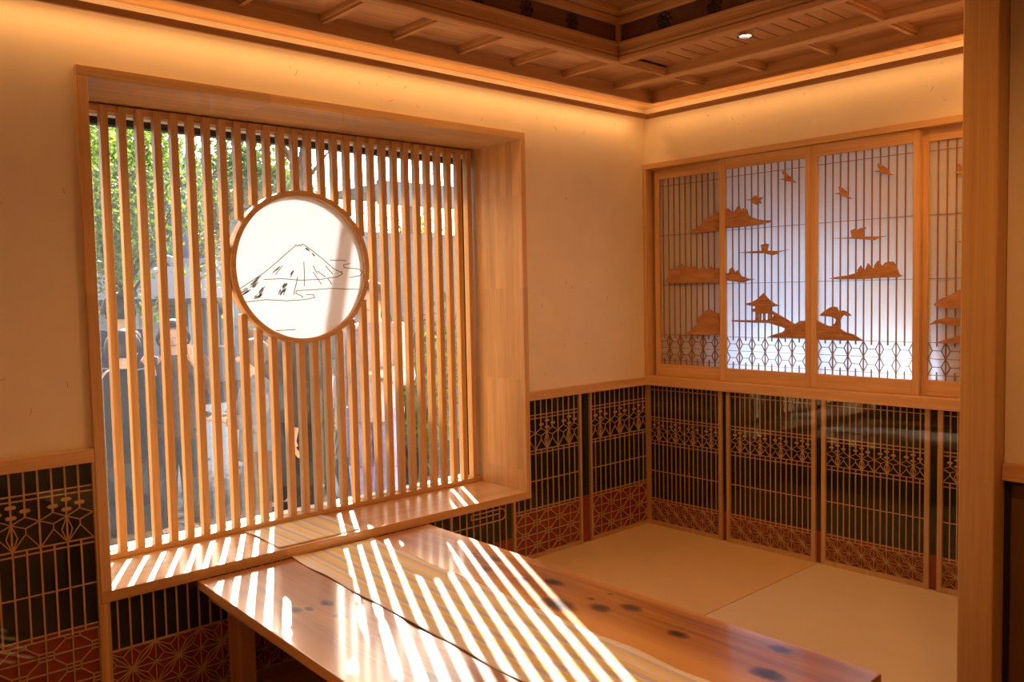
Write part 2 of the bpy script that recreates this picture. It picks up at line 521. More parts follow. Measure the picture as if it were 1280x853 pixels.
KNOTS = [(-1.708, -0.611, .030), (-1.806, -0.673, .028), (-1.721, -0.498, .014), (-1.735, -0.53, .010), (-1.787, -0.856, .022), (-1.732, -0.961, .028),
         (-1.874, -1.116, .050), (-1.797, -1.238, .028), (-1.724, -1.312, .028), (-1.758, -1.162, .010), (-1.678, -1.178, .008),
         (-1.791, -1.543, .024), (-1.673, -1.811, .024), (-1.838, -1.870, .034), (-2.406, -0.560, .022), (-2.512, -0.545, .022),
         (-2.474, -0.565, .014), (-2.436, -0.695, .018), (-2.42, -0.80, .016), (-2.50, -1.25, .03), (-2.1, -1.5, .03)]
def table_mat():
    m, nt, out = new_mat('polished_cedar')
    b = N(nt, 'ShaderNodeBsdfPrincipled')
    b.inputs['Roughness'].default_value = 0.36
    b.inputs['Coat Weight'].default_value = 0.8
    b.inputs['Coat Roughness'].default_value = 0.13
    b.inputs['Coat IOR'].default_value = 1.55
    tc = N(nt, 'ShaderNodeTexCoord')
    sx = N(nt, 'ShaderNodeSeparateXYZ')
    L(nt, tc.outputs['Object'], sx.inputs[0])
    mp = N(nt, 'ShaderNodeMapping')
    mp.inputs['Scale'].default_value = (17, 1.0, 17)
    L(nt, tc.outputs['Object'], mp.inputs['Vector'])
    no = N(nt, 'ShaderNodeTexNoise', Scale=1.0, Detail=5.0, Roughness=0.6, Distortion=1.2)
    L(nt, mp.outputs[0], no.inputs['Vector'])
    r = N(nt, 'ShaderNodeValToRGB')
    r.color_ramp.elements[0].position = 0.3
    r.color_ramp.elements[0].color = (0.23, 0.078, 0.014, 1)
    r.color_ramp.elements[1].position = 0.72
    r.color_ramp.elements[1].color = (0.48, 0.225, 0.052, 1)
    L(nt, no.outputs['Fac'], r.inputs['Fac'])
    # pale sapwood along the right edge and towards the middle join
    wob = N(nt, 'ShaderNodeMath', operation='MULTIPLY_ADD')
    wob.inputs[1].default_value = 0.10
    L(nt, no.outputs['Fac'], wob.inputs[0])
    L(nt, sx.outputs[0], wob.inputs[2])
    sap = N(nt, 'ShaderNodeValToRGB')
    e = sap.color_ramp
    e.elements[0].position = 0.0
    e.elements[0].color = (1, 1, 1, 1)
    e.elements[1].position = 0.10
    e.elements[1].color = (0, 0, 0, 1)
    for p, v in ((0.42, 0.0), (0.60, 0.9), (0.70, 0.9), (0.78, 0.0), (0.93, 0.0), (0.985, 0.8)):
        q = e.elements.new(p)
        q.color = (v, v, v, 1)
    mr = N(nt, 'ShaderNodeMapRange')
    mr.inputs['From Min'].default_value = -2.62
    mr.inputs['From Max'].default_value = -1.53
    L(nt, wob.outputs[0], mr.inputs['Value'])
    L(nt, mr.outputs[0], sap.inputs['Fac'])
    mx = N(nt, 'ShaderNodeMixRGB')
    mx.inputs[2].default_value = (0.68, 0.38, 0.12, 1)
    L(nt, sap.outputs[0], mx.inputs[0])
    L(nt, r.outputs[0], mx.inputs[1])
    # knots
    wn2 = N(nt, 'ShaderNodeTexNoise', Scale=30.0, Detail=2.0)
    L(nt, tc.outputs['Object'], wn2.inputs['Vector'])
    wv = N(nt, 'ShaderNodeVectorMath', operation='SCALE')
    wv.inputs['Scale'].default_value = 0.022
    L(nt, wn2.outputs['Color'], wv.inputs[0])
    pos = N(nt, 'ShaderNodeVectorMath', operation='ADD')
    L(nt, tc.outputs['Object'], pos.inputs[0])
    L(nt, wv.outputs[0], pos.inputs[1])
    acc = None
    for kx, ky, kr in KNOTS:
        d = N(nt, 'ShaderNodeVectorMath', operation='SUBTRACT')
        d.inputs[1].default_value = (kx + 0.011, ky + 0.011, 0.313 + 0.011)
        L(nt, pos.outputs[0], d.inputs[0])
        s = N(nt, 'ShaderNodeVectorMath', operation='MULTIPLY')
        s.inputs[1].default_value = (0.85 / kr, 0.5 / kr, 0.2 / kr)
        L(nt, d.outputs[0], s.inputs[0])
        l = N(nt, 'ShaderNodeVectorMath', operation='LENGTH')
        L(nt, s.outputs[0], l.inputs[0])
        if acc is None:
            acc = l.outputs['Value']
        else:
            mn = N(nt, 'ShaderNodeMath', operation='MINIMUM')
            L(nt, acc, mn.inputs[0])
            L(nt, l.outputs['Value'], mn.inputs[1])
            acc = mn.outputs[0]
    kr_ = N(nt, 'ShaderNodeValToRGB')
    kr_.color_ramp.elements[0].position = 0.25
    kr_.color_ramp.elements[0].color = (0.03, 0.025, 0.025, 1)
    kr_.color_ramp.elements[1].position = 0.95
    kr_.color_ramp.elements[1].color = (1, 1, 1, 1)
    q = kr_.color_ramp.elements.new(0.6)
    q.color = (0.30, 0.22, 0.20, 1)
    L(nt, acc, kr_.inputs['Fac'])
    mm = N(nt, 'ShaderNodeVectorMath', operation='MULTIPLY')
    L(nt, mx.outputs[0], mm.inputs[0])
    L(nt, kr_.outputs[0], mm.inputs[1])
    L(nt, mm.outputs[0], b.inputs['Base Color'])
    L(nt, b.outputs[0], out.inputs[0])
    return m
TABLE = table_mat()

def leaf_mat(name, col, trans=0.45):
    m, nt, out = new_mat(name)
    tc = N(nt, 'ShaderNodeTexCoord')
    no = N(nt, 'ShaderNodeTexNoise', Scale=6.0, Detail=2.0)
    L(nt, tc.outputs['Object'], no.inputs['Vector'])
    r = N(nt, 'ShaderNodeValToRGB')
    r.color_ramp.elements[0].position = 0.3
    r.color_ramp.elements[1].position = 0.7
    r.color_ramp.elements[0].color = rgba([c * 0.4 for c in col])
    r.color_ramp.elements[1].color = rgba([c * 1.3 for c in col])
    L(nt, no.outputs['Fac'], r.inputs['Fac'])
    b = N(nt, 'ShaderNodeBsdfPrincipled', Roughness=0.35)
    t = N(nt, 'ShaderNodeBsdfTranslucent')
    L(nt, r.outputs[0], b.inputs['Base Color'])
    L(nt, r.outputs[0], t.inputs[0])
    mx = N(nt, 'ShaderNodeMixShader', Fac=trans)
    L(nt, b.outputs[0], mx.inputs[1])
    L(nt, t.outputs[0], mx.inputs[2])
    L(nt, mx.outputs[0], out.inputs[0])
    return m
LEAF = [leaf_mat('bright_leaf', (0.20, 0.29, 0.04)), leaf_mat('dark_leaf', (0.08, 0.16, 0.05)), leaf_mat('yellow_leaf', (0.30, 0.31, 0.035))]
BARK = plain('bark', (0.13, 0.09, 0.06), rough=0.9, var=0.3)
ASPHALT = plain('asphalt', (0.036, 0.040, 0.050), spec=0.03, rough=0.95, var=0.25, vscale=9)
GRAVEL = plain('bounce_gravel', (0.20, 0.23, 0.28), rough=0.9, var=0.2, vscale=60)  # unseen ground, added and tinted blue for its bounce onto the screens
CONC = plain('grey_concrete', (0.30, 0.31, 0.32), spec=0.1, rough=0.9, var=0.12, vscale=3)
ROOFT = plain('grey_roof_tile', (0.10, 0.105, 0.125), spec=0.03, rough=0.9)
PINKWALL = plain('pale_house_wall', (0.55, 0.47, 0.45), rough=0.9)
PANE = plain('dark_pane', (0.05, 0.07, 0.09), rough=0.1, coat=0.6)
BEIGE = plain('beige_render', (0.38, 0.34, 0.28), rough=0.9)

CARVED = [
 (1, 'carved_mountain', [(0.273, 1.651), (0.299, 1.656), (0.339, 1.671), (0.368, 1.689), (0.373, 1.703), (0.384, 1.708), (0.396, 1.701), (0.406, 1.726), (0.42, 1.729), (0.43, 1.716), (0.444, 1.739), (0.458, 1.747), (0.472, 1.74), (0.471, 1.646), (0.429, 1.647), (0.372, 1.642), (0.319, 1.644)]),
 (1, 'carved_shore', [(0.122, 1.388), (0.141, 1.411), (0.148, 1.452), (0.167, 1.456), (0.192, 1.444), (0.208, 1.471), (0.228, 1.481), (0.243, 1.466), (0.253, 1.449), (0.273, 1.465), (0.288, 1.444), (0.303, 1.46), (0.317, 1.463), (0.332, 1.44), (0.351, 1.45), (0.371, 1.46), (0.39, 1.436), (0.409, 1.456), (0.423, 1.459), (0.442, 1.439), (0.461, 1.45), (0.472, 1.446), (0.471, 1.369), (0.351, 1.375), (0.282, 1.372), (0.222, 1.373), (0.14, 1.377)]),
 (1, 'carved_hill', [(0.254, 1.093), (0.295, 1.12), (0.334, 1.153), (0.339, 1.182), (0.369, 1.207), (0.388, 1.223), (0.412, 1.229), (0.44, 1.215), (0.464, 1.207), (0.471, 1.187), (0.47, 1.094), (0.368, 1.091)]),
 (2, 'carved_mountain', [(0.532, 1.753), (0.548, 1.755), (0.566, 1.739), (0.588, 1.737), (0.611, 1.765), (0.628, 1.737), (0.637, 1.748), (0.659, 1.742), (0.667, 1.711), (0.689, 1.696), (0.748, 1.678), (0.803, 1.673), (0.782, 1.663), (0.714, 1.655), (0.637, 1.653), (0.531, 1.652)]),
 (2, 'carved_bird', [(0.646, 1.79), (0.685, 1.789), (0.698, 1.803), (0.719, 1.804), (0.728, 1.792), (0.749, 1.793), (0.736, 1.78), (0.74, 1.761), (0.723, 1.768), (0.715, 1.758), (0.698, 1.765), (0.685, 1.781)]),
 (2, 'carved_bird', [(0.844, 1.871), (0.868, 1.871), (0.868, 1.885), (0.856, 1.904), (0.86, 1.911), (0.888, 1.886), (0.908, 1.873), (0.916, 1.857), (0.936, 1.844), (0.912, 1.847), (0.896, 1.854), (0.88, 1.858), (0.868, 1.864)]),
 (2, 'carved_boat', [(0.601, 1.523), (0.688, 1.526), (0.744, 1.526), (0.74, 1.544), (0.738, 1.555), (0.765, 1.561), (0.782, 1.557), (0.777, 1.538), (0.773, 1.525), (0.839, 1.52), (0.896, 1.525), (0.839, 1.514), (0.823, 1.505), (0.802, 1.5), (0.756, 1.513), (0.688, 1.516)]),
 (2, 'carved_shore', [(0.533, 1.417), (0.551, 1.421), (0.555, 1.44), (0.573, 1.45), (0.582, 1.435), (0.591, 1.416), (0.596, 1.431), (0.609, 1.434), (0.622, 1.403), (0.666, 1.388), (0.705, 1.384), (0.662, 1.378), (0.635, 1.368), (0.591, 1.375), (0.532, 1.386)]),
 (2, 'carved_pavilion_roof', [(0.644, 1.26), (0.687, 1.268), (0.717, 1.283), (0.739, 1.302), (0.752, 1.313), (0.764, 1.301), (0.785, 1.279), (0.818, 1.258), (0.847, 1.25), (0.791, 1.243), (0.791, 1.21), (0.706, 1.209), (0.706, 1.218), (0.687, 1.22), (0.683, 1.233), (0.706, 1.236), (0.706, 1.245), (0.652, 1.255)]),
 (2, 'carved_pavilion_post', [(0.706, 1.211), (0.718, 1.211), (0.718, 1.173), (0.706, 1.172)]),
 (2, 'carved_pavilion_post', [(0.73, 1.211), (0.739, 1.211), (0.738, 1.173), (0.73, 1.173)]),
 (2, 'carved_pavilion_post', [(0.75, 1.211), (0.759, 1.211), (0.759, 1.173), (0.75, 1.173)]),
 (2, 'carved_pavilion_post', [(0.777, 1.211), (0.791, 1.211), (0.791, 1.173), (0.777, 1.173)]),
 (2, 'carved_jetty', [(0.563, 1.174), (0.781, 1.178), (0.791, 1.179), (0.81, 1.2), (0.791, 1.22), (0.799, 1.225), (0.92, 1.162), (0.916, 1.151), (0.88, 1.134), (0.855, 1.143), (0.781, 1.162), (0.687, 1.163), (0.572, 1.167)]),
 (2, 'carved_hill', [(0.768, 1.09), (0.823, 1.11), (0.856, 1.118), (0.88, 1.137), (0.92, 1.157), (0.952, 1.175), (0.977, 1.176), (0.977, 1.09), (0.864, 1.089)]),
 (3, 'carved_hill', [(1.036, 1.179), (1.066, 1.166), (1.09, 1.155), (1.115, 1.151), (1.151, 1.144), (1.179, 1.126), (1.219, 1.115), (1.266, 1.088), (1.164, 1.085), (1.037, 1.085)]),
 (3, 'carved_pine', [(1.11, 1.151), (1.131, 1.167), (1.135, 1.183), (1.122, 1.194), (1.098, 1.198), (1.057, 1.2), (1.054, 1.205), (1.073, 1.221), (1.098, 1.237), (1.118, 1.246), (1.139, 1.242), (1.148, 1.225), (1.171, 1.227), (1.19, 1.219), (1.209, 1.203), (1.188, 1.199), (1.175, 1.206), (1.161, 1.194), (1.151, 1.167), (1.148, 1.142)]),
 (3, 'carved_shore', [(1.098, 1.376), (1.138, 1.385), (1.186, 1.389), (1.225, 1.398), (1.241, 1.407), (1.233, 1.408), (1.252, 1.434), (1.265, 1.41), (1.275, 1.417), (1.286, 1.443), (1.305, 1.421), (1.317, 1.419), (1.313, 1.428), (1.332, 1.453), (1.35, 1.427), (1.365, 1.443), (1.398, 1.446), (1.413, 1.43), (1.42, 1.408), (1.427, 1.39), (1.442, 1.379), (1.424, 1.375), (1.332, 1.374), (1.264, 1.37), (1.162, 1.371)]),
 (3, 'carved_boat', [(1.094, 1.566), (1.172, 1.564), (1.21, 1.566), (1.202, 1.596), (1.225, 1.603), (1.232, 1.593), (1.244, 1.602), (1.276, 1.607), (1.266, 1.588), (1.262, 1.565), (1.328, 1.561), (1.393, 1.563), (1.336, 1.556), (1.314, 1.545), (1.27, 1.551), (1.21, 1.558)]),
 (3, 'carved_bird', [(1.125, 1.773), (1.152, 1.776), (1.144, 1.806), (1.167, 1.793), (1.186, 1.776), (1.194, 1.753), (1.213, 1.739), (1.187, 1.747), (1.167, 1.757), (1.152, 1.765)]),
 (3, 'carved_bird', [(1.309, 1.853), (1.338, 1.856), (1.327, 1.879), (1.33, 1.889), (1.356, 1.872), (1.373, 1.859), (1.384, 1.837), (1.404, 1.826), (1.377, 1.831), (1.356, 1.837), (1.341, 1.845)]),
 (4, 'carved_bird', [(1.641, 1.813), (1.661, 1.815), (1.656, 1.84), (1.662, 1.848), (1.684, 1.824), (1.701, 1.801), (1.717, 1.785), (1.691, 1.792), (1.671, 1.803)]),
 (4, 'carved_boat', [(1.643, 1.521), (1.687, 1.521), (1.7, 1.537), (1.72, 1.537), (1.722, 1.519), (1.759, 1.52), (1.72, 1.504), (1.687, 1.513)]),
 (4, 'carved_pine', [(1.562, 1.253), (1.595, 1.278), (1.632, 1.293), (1.664, 1.312), (1.703, 1.322), (1.731, 1.303), (1.731, 1.232), (1.693, 1.239), (1.647, 1.232), (1.574, 1.243)]),
 (4, 'carved_pine', [(1.544, 1.163), (1.574, 1.185), (1.625, 1.197), (1.665, 1.194), (1.732, 1.194), (1.732, 1.161), (1.662, 1.16), (1.589, 1.17)]),
 (4, 'carved_hill', [(1.564, 1.084), (1.604, 1.097), (1.666, 1.118), (1.733, 1.134), (1.733, 1.088)]),
]
DRAWN = [
 ([(-2.26, 1.381), (-2.209, 1.411), (-2.152, 1.446), (-2.093, 1.49), (-2.043, 1.531), (-2.008, 1.558), (-1.998, 1.569)], 2),
 ([(-1.998, 1.569), (-1.988, 1.563), (-1.981, 1.57), (-1.973, 1.565), (-1.963, 1.573), (-1.953, 1.568)], 2),
 ([(-1.953, 1.568), (-1.913, 1.542), (-1.863, 1.506), (-1.812, 1.465), (-1.78, 1.451), (-1.768, 1.446)], 2),
 ([(-1.832, 1.504), (-1.746, 1.503), (-1.658, 1.505)], 2),
 ([(-2.153, 1.418), (-2.067, 1.421), (-1.979, 1.414), (-1.877, 1.418), (-1.792, 1.429), (-1.768, 1.441), (-1.775, 1.454)], 2),
 ([(-1.758, 1.47), (-1.76, 1.484), (-1.725, 1.489), (-1.658, 1.489)], 2),
 ([(-1.758, 1.47), (-1.681, 1.465), (-1.662, 1.451), (-1.671, 1.435), (-1.732, 1.425)], 2),
 ([(-2.24, 1.323), (-2.147, 1.332), (-2.051, 1.325), (-1.962, 1.328), (-1.913, 1.336), (-1.92, 1.35), (-1.956, 1.35)], 2),
 ([(-2.0, 1.369), (-2.006, 1.356), (-1.971, 1.342), (-1.977, 1.335)], 2),
 ([(-2.0, 1.369), (-1.92, 1.371), (-1.836, 1.376), (-1.685, 1.37)], 2),
 ([(-1.809, 1.245), (-1.755, 1.246), (-1.738, 1.259)], 2),
 ([(-2.012, 1.455), (-2.028, 1.428)], 2),
 ([(-1.961, 1.496), (-1.96, 1.428), (-1.963, 1.387)], 2),
 ([(-1.916, 1.478), (-1.896, 1.441)], 2),
 ([(-1.917, 1.451), (-1.877, 1.395)], 2),
 ([(-1.853, 1.478), (-1.818, 1.441)], 2),
 ([(-1.993, 1.428), (-2.016, 1.351)], 2),
 ([(-1.845, 1.423), (-1.825, 1.395)], 2),
 ([(-2.065, 1.477), (-2.1, 1.437)], 2),
 ([(-1.896, 1.455), (-1.855, 1.428)], 2),
 ([(-2.261, 1.364), (-2.219, 1.385), (-2.162, 1.437)], 7),
 ([(-2.257, 1.351), (-2.206, 1.381), (-2.177, 1.411)], 6),
 ([(-2.203, 1.337), (-2.179, 1.354), (-2.145, 1.393)], 9),
 ([(-2.189, 1.335), (-2.155, 1.367)], 7),
 ([(-2.084, 1.348), (-2.069, 1.379), (-2.043, 1.406)], 10),
 ([(-2.07, 1.352), (-2.049, 1.392)], 8),
 ([(-2.027, 1.437), (-2.005, 1.464)], 6),
 ([(-2.105, 1.197), (-2.056, 1.197), (-2.012, 1.198)], 3),
 ([(-1.953, 1.559), (-1.924, 1.537), (-1.904, 1.519)], 5),
 ([(-2.075, 1.473), (-2.124, 1.437)], 4),
]

# ================================================================ THE ROOM SHELL
S = 'structure'
# ---- wall with the big window (plaster, window hole, boards behind the kumiko panels)
wl = tag(empty('wall_left', (0, 0, 0)), 'cream washi plaster wall around the large lattice window', kind=S)
m = MB()
m.box(-4.8, -2.95, 0, 0.45, -0.5, 2.7); m.box(-0.95, 0.9, 0, 0.45, -0.5, 2.7)  # the run past the corner is unseen, added to keep sun off the screens
m.box(-2.95, -0.95, 0, 0.45, -0.5, 0.318); m.box(-2.95, -0.95, 0, 0.45, 2.112, 2.7)
m.build('plaster', PLASTER, wl)
box('dark_board', DARK, -4.8, -2.9535, -0.0025, 0.002, 0.246, 0.80, wl)
box('dark_board', DARK, -0.951, -0.0, -0.0025, 0.002, 0.250, 0.80, wl)
box('dark_board', DARK, -2.9535, -1.064, -0.0025, 0.002, 0.134, 0.313, wl)
box('dark_board', DARK, -1.064, -0.951, -0.0025, 0.002, 0.250, 0.313, wl)
box('red_board', RED, -4.8, -2.9535, -0.0025, 0.002, -0.105, 0.246, wl)
box('red_board', RED, -1.064, -0.0, -0.0025, 0.002, 0.0, 0.250, wl)
box('red_board', RED, -2.9535, -1.064, -0.0025, 0.002, -0.105, 0.134, wl)
# ---- wall with the sliding shoji
wr = tag(empty('wall_right', (0, 0, 0)), 'cream washi plaster wall above and below the sliding paper screens', kind=S)
m = MB()
m.box(0, 0.25, -2.30, 0.0, 2.043, 2.7); m.box(0, 0.25, -2.30, 0.0, -0.5, 0.80)
m.box(0.075, 0.25, -0.52, 0.0, 0.80, 2.05); m.box(0.075, 0.25, -2.30, -1.535, 0.80, 2.05)
m.box(0.20, 0.25, -1.535, -0.52, 1.66, 2.05); m.box(0.20, 0.25, -1.535, -1.24, 0.80, 1.66)          # unseen outer opening, cut low and narrow to fade the backlight upward and rightward
m.build('plaster', PLASTER, wr)
box('dark_board', DARK, -0.0025, 0.002, -2.24, -0.003, 0.155, 0.80, wr)
box('red_board', RED, -0.0025, 0.002, -2.24, -0.003, 0.0, 0.155, wr)
box('backlight_tint_pane', TINTGLASS, 0.222, 0.226, -1.245, -0.515, 0.80, 1.665, wr)  # unseen pane, added to cool the daylight reaching the paper
# clear cover glass in front of the kumiko panels
box('cover_glass', COVER, -0.0225, -0.0205, -2.24, -0.024, 0.001, 0.799, wr)
box('cover_glass', COVER, -0.942, -0.024, -0.0205, -0.0185, 0.001, 0.799, wl)
box('cover_glass', COVER, -4.8, -2.958, -0.0205, -0.0185, -0.104, 0.799, wl)
box('cover_glass', COVER, -2.9395, -0.945, -0.0205, -0.0185, -0.104, 0.312, wl)
# straw fibres in the plaster
def fibres(parent, n, fn):
    m = MB()
    for _ in range(n):
        u, v = fn()
        a = random.gauss(1.2, 0.7); l = random.uniform(0.008, 0.028); c = random.uniform(-0.4, 0.4)
        p = (u, v)
        for k in range(3):
            q = (p[0] + math.cos(a) * l / 3, p[1] + math.sin(a) * l / 3)
            m.seg_xz(p, q, random.uniform(0.0007, 0.0017), -0.0009, 0.0005)
            p = q; a += c
    return m
m = fibres(wl, 46, lambda: random.choice([(random.uniform(-4.2, -3.0), random.uniform(0.9, 2.25)), (random.uniform(-0.92, -0.05), random.uniform(0.9, 2.25)), (random.uniform(-3.2, -0.1), random.uniform(2.14, 2.28))]))
tag(m.build('straw_fibres', FIBRE, wl), kind='stuff')
m = fibres(wr, 22, lambda: (random.uniform(-2.2, -0.05), random.uniform(2.06, 2.28)))
m.v = [(y, x, z) for x, y, z in m.v]
tag(m.build('straw_fibres', FIBRE, wr), kind='stuff')

# ---- the other walls of the room
wp = tag(empty('wall_near', (0, 0, 0)), 'partition wall beyond the foreground pillar with a brown board below', kind=S)
MB().box(-1.255, -1.15, -4.5, -2.25, 0.82, 2.7).build('plaster', PLASTER, wp)
MB().box(-1.235, -1.15, -4.5, -2.25, -0.5, 0.82).build('door_board', W['door'], wp)
box('gap_liner', BLACK, -1.25, -1.235, -2.262, -2.25, -0.1, 0.80, wp)
box('dado_rail', W['y'], -1.275, -1.24, -4.5, -2.25, 0.800, 0.848, wp, bevel=0.003)
box('gap_liner', BLACK, -1.25, -1.236, -4.5, -2.25, 0.786, 0.80, wp)
tag(box('wall_alcove', PLASTER, -1.15, 0.0, -2.34, -2.25, -0.5, 2.7), 'plaster return wall closing the tatami alcove', kind=S)
tag(box('wall_behind', PLASTER, -4.9, -1.15, -4.6, -4.5, -0.5, 2.7), 'plaster wall behind the camera', kind=S)
tag(box('wall_far_left', PLASTER, -4.9, -4.8, -4.5, 0.45, -0.5, 2.7), 'plaster end wall out of view at left', kind=S)
tag(box('pillar', W['pillar'], -1.327, -1.235, -2.2485, -2.157, -0.11, 2.45, bevel=0.004), 'square light wooden pillar in the foreground at right', kind=S)

# ---- floors
fl = tag(empty('floor', (0, 0, -0.11)), 'brown wooden floor below the table and tatami platform', kind=S)
for i in range(9):
    y1 = -0.0 - i * 0.5
    box('floor_board', W['floor'], -4.8, -0.0, y1 - 0.498, y1, -0.13, -0.108, fl)
def mat_tatami(x0, x1, y0, y1, m, label):
    o = MB().box(x0, x1, y0, y1, -0.106, 0.0).build('tatami_mat', m, None, bevel=0.004, loc=((x0 + x1) / 2, (y0 + y1) / 2, -0.106))
    tag(o, label, 'tatami mat', 'borderless tatami mats')
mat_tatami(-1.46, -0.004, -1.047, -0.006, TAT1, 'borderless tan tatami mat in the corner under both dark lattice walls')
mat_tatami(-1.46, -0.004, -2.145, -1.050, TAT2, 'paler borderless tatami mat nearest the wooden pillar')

# ---- rails and trims
def trim(n, mat, a, label, bevel=0.003):
    return tag(box('trim_%d' % n, mat, *a, bevel=bevel), label, kind=S)
trim(1, W['x'], (-4.8, -2.9575, -0.022, 0.0, 0.800, 0.847), 'wooden dado rail left of the window')
trim(2, W['x'], (-0.9425, -0.0, -0.022, 0.0, 0.800, 0.847), 'wooden dado rail between window and corner')
trim(3, W['y'], (-0.034, 0.072, -2.25, -0.0, 0.800, 0.851), 'wooden sill rail carrying the sliding screens')
trim(4, W['z'], (-0.018, 0.072, -0.022, -0.0, 0.851, 2.014), 'upright wooden jamb of the screens in the corner')
trim(5, W['y'], (-0.020, 0.072, -2.25, -0.0, 2.014, 2.044), 'wooden head rail over the sliding screens')
trim(6, W['z'], (-2.953, -2.9405, -0.0195, 0.0, -0.105, 0.3125), 'narrow wooden post under the left corner of the window frame', 0.002)

# ---- the window: box frame, glass, outer metal frame
wi = tag(empty('window_1', (0, 0, 0)), 'deep wooden box window frame with clear glass', kind=S)
FY, BY = -0.022, 0.43
box('sill', W['sill'], -2.957, -0.9435, FY, BY, 0.313, 0.352, wi, bevel=0.002)
box('head', W['head'], -2.957, -0.9435, FY, BY, 2.082, 2.117, wi, bevel=0.002)
box('jamb', W['jamb'], -2.957, -2.922, FY, BY, 0.352, 2.082, wi, bevel=0.002)
box('jamb', W['jamb'], -0.9745, -0.9435, FY, BY, 0.352, 2.082, wi, bevel=0.002)
box('glass_pane', GLASS, -2.93, -0.965, 0.455, 0.459, 0.33, 2.10, wi)
box('metal_frame_rail', ALU, -2.95, -0.95, 0.432, 0.478, 2.020, 2.112, wi)
box('top_reveal_strip', WHITEALU, -2.92, -0.976, 0.381, 0.430, 2.046, 2.056, wi)
box('metal_frame_stile', ALU, -2.95, -2.900, 0.432, 0.478, 0.36, 2.02, wi)
box('metal_frame_stile', ALU, -0.985, -0.95, 0.432, 0.478, 0.36, 2.02, wi)
box('metal_frame_rail', WHITEALU, -2.95, -0.95, 0.42, 0.478, 0.318, 0.368, wi)
box('outer_sill', WHITEALU, -2.95, -0.95, 0.478, 0.535, 0.330, 0.352, wi)

# ---- the slatted screen in the window
ls = tag(empty('lattice_screen', (-1.948, 0.35, 0.352)), 'vertical cedar slat screen with a round paper panel set in the window', 'lattice screen')
LY0, LY1 = 0.334, 0.368
CX, CZ, RO, RI = -1.969, 1.470, 0.335, 0.313
box('bottom_rail', W['x'], -2.9215, -0.975, 0.334, 0.372, 0.3525, 0.374, ls, bevel=0.002)
box('top_rail', W['x'], -2.9215, -0.975, 0.350, 0.380, 2.050, 2.078, ls, bevel=0.002)
for i in range(28):
    x = -2.7687 + 0.06524 * i
    a, b = x - 0.0145, x + 0.0145
    d = min(abs(a - CX), abs(b - CX)) if not (a < CX < b) else 0.0
    if abs(x - CX) < RO - 0.012:
        h = math.sqrt(max(0.0, (RO - 0.006) ** 2 - d * d))
        box('slat', W['z'], a, b, LY0, LY1, 0.374, CZ - h, ls, bevel=0.0025)
        box('slat', W['z'], a, b, LY0, LY1, CZ + h, 2.074, ls, bevel=0.0025)
    else:
        box('slat', W['z'], a, b, LY0, LY1, 0.374, 2.074, ls, bevel=0.0025)
for x in (-2.8345 - 0.055, ):
    box('slat', W['z'], x - 0.0145, x + 0.0145, LY0, LY1, 0.374, 2.074, ls, bevel=0.0025)
m = MB()
n = 96
ring = []
for i in range(n):
    a = 2 * math.pi * i / n
    c, s = math.cos(a), math.sin(a)
    ring += [(CX + RO * c, 0.320, CZ + RO * s), (CX + RI * c, 0.320, CZ + RI * s), (CX + RI * c, 0.372, CZ + RI * s), (CX + RO * c, 0.372, CZ + RO * s)]
fs = []
for i in range(n):
    j = (i + 1) % n
    for k in range(4):
        k2 = (k + 1) % 4
        fs.append((i * 4 + k, i * 4 + k2, j * 4 + k2, j * 4 + k))
m.add(ring, fs)
m.build('round_ring', W['x'], ls)
MB().prism_xz([(CX + (RI + 0.004) * math.cos(2 * math.pi * i / 72), CZ + (RI + 0.004) * math.sin(2 * math.pi * i / 72)) for i in range(72)], 0.3395, 0.3405).build('paper_disc', DISC, ls)
m = MB()
for pts, w in DRAWN:
    ww = w * 0.001
    for a, b in zip(pts[:-1], pts[1:]):
        a = (a[0] + (0.0), a[1]); q = clip(a, b, CX - RI, CX + RI, CZ - RI, CZ + RI)
        if q is None or math.hypot(b[0] - CX, b[1] - CZ) > RI - 0.004: continue
        if w <= 3:
            m.seg_xz(a, b, max(ww, 0.0030), 0.3380, 0.3394)
        else:                                   # dry brush stroke: several broken hairs
            dx, dz = b[0] - a[0], b[1] - a[1]
            l = math.hypot(dx, dz)
            nx, nz = -dz / l, dx / l
            for k in range(int(w * 1.5)):
                off = (random.random() - 0.5) * ww * 1.3
                t0 = random.uniform(0, 0.5); t1 = t0 + random.uniform(0.25, 0.5)
                m.seg_xz((a[0] + dx * t0 + nx * off, a[1] + dz * t0 + nz * off), (a[0] + dx * t1 + nx * off, a[1] + dz * t1 + nz * off), 0.0020, 0.3380, 0.3394)
tag(m.build('mountain_drawing', INK, ls), kind='stuff')

# ================================================================ KUMIKO PANELS
def slips(name, segs, w, y0, y1, parent, rect=None, mat=None):
    m = MB()
    for a, b in segs:
        q = clip(a, b, *rect) if rect else (a, b)
        if q: m.seg_xz(q[0], q[1], w, y0, y1)
    o = m.build(name, mat or W['kumiko'], parent, world=False)
    return tag(o, kind='stuff')

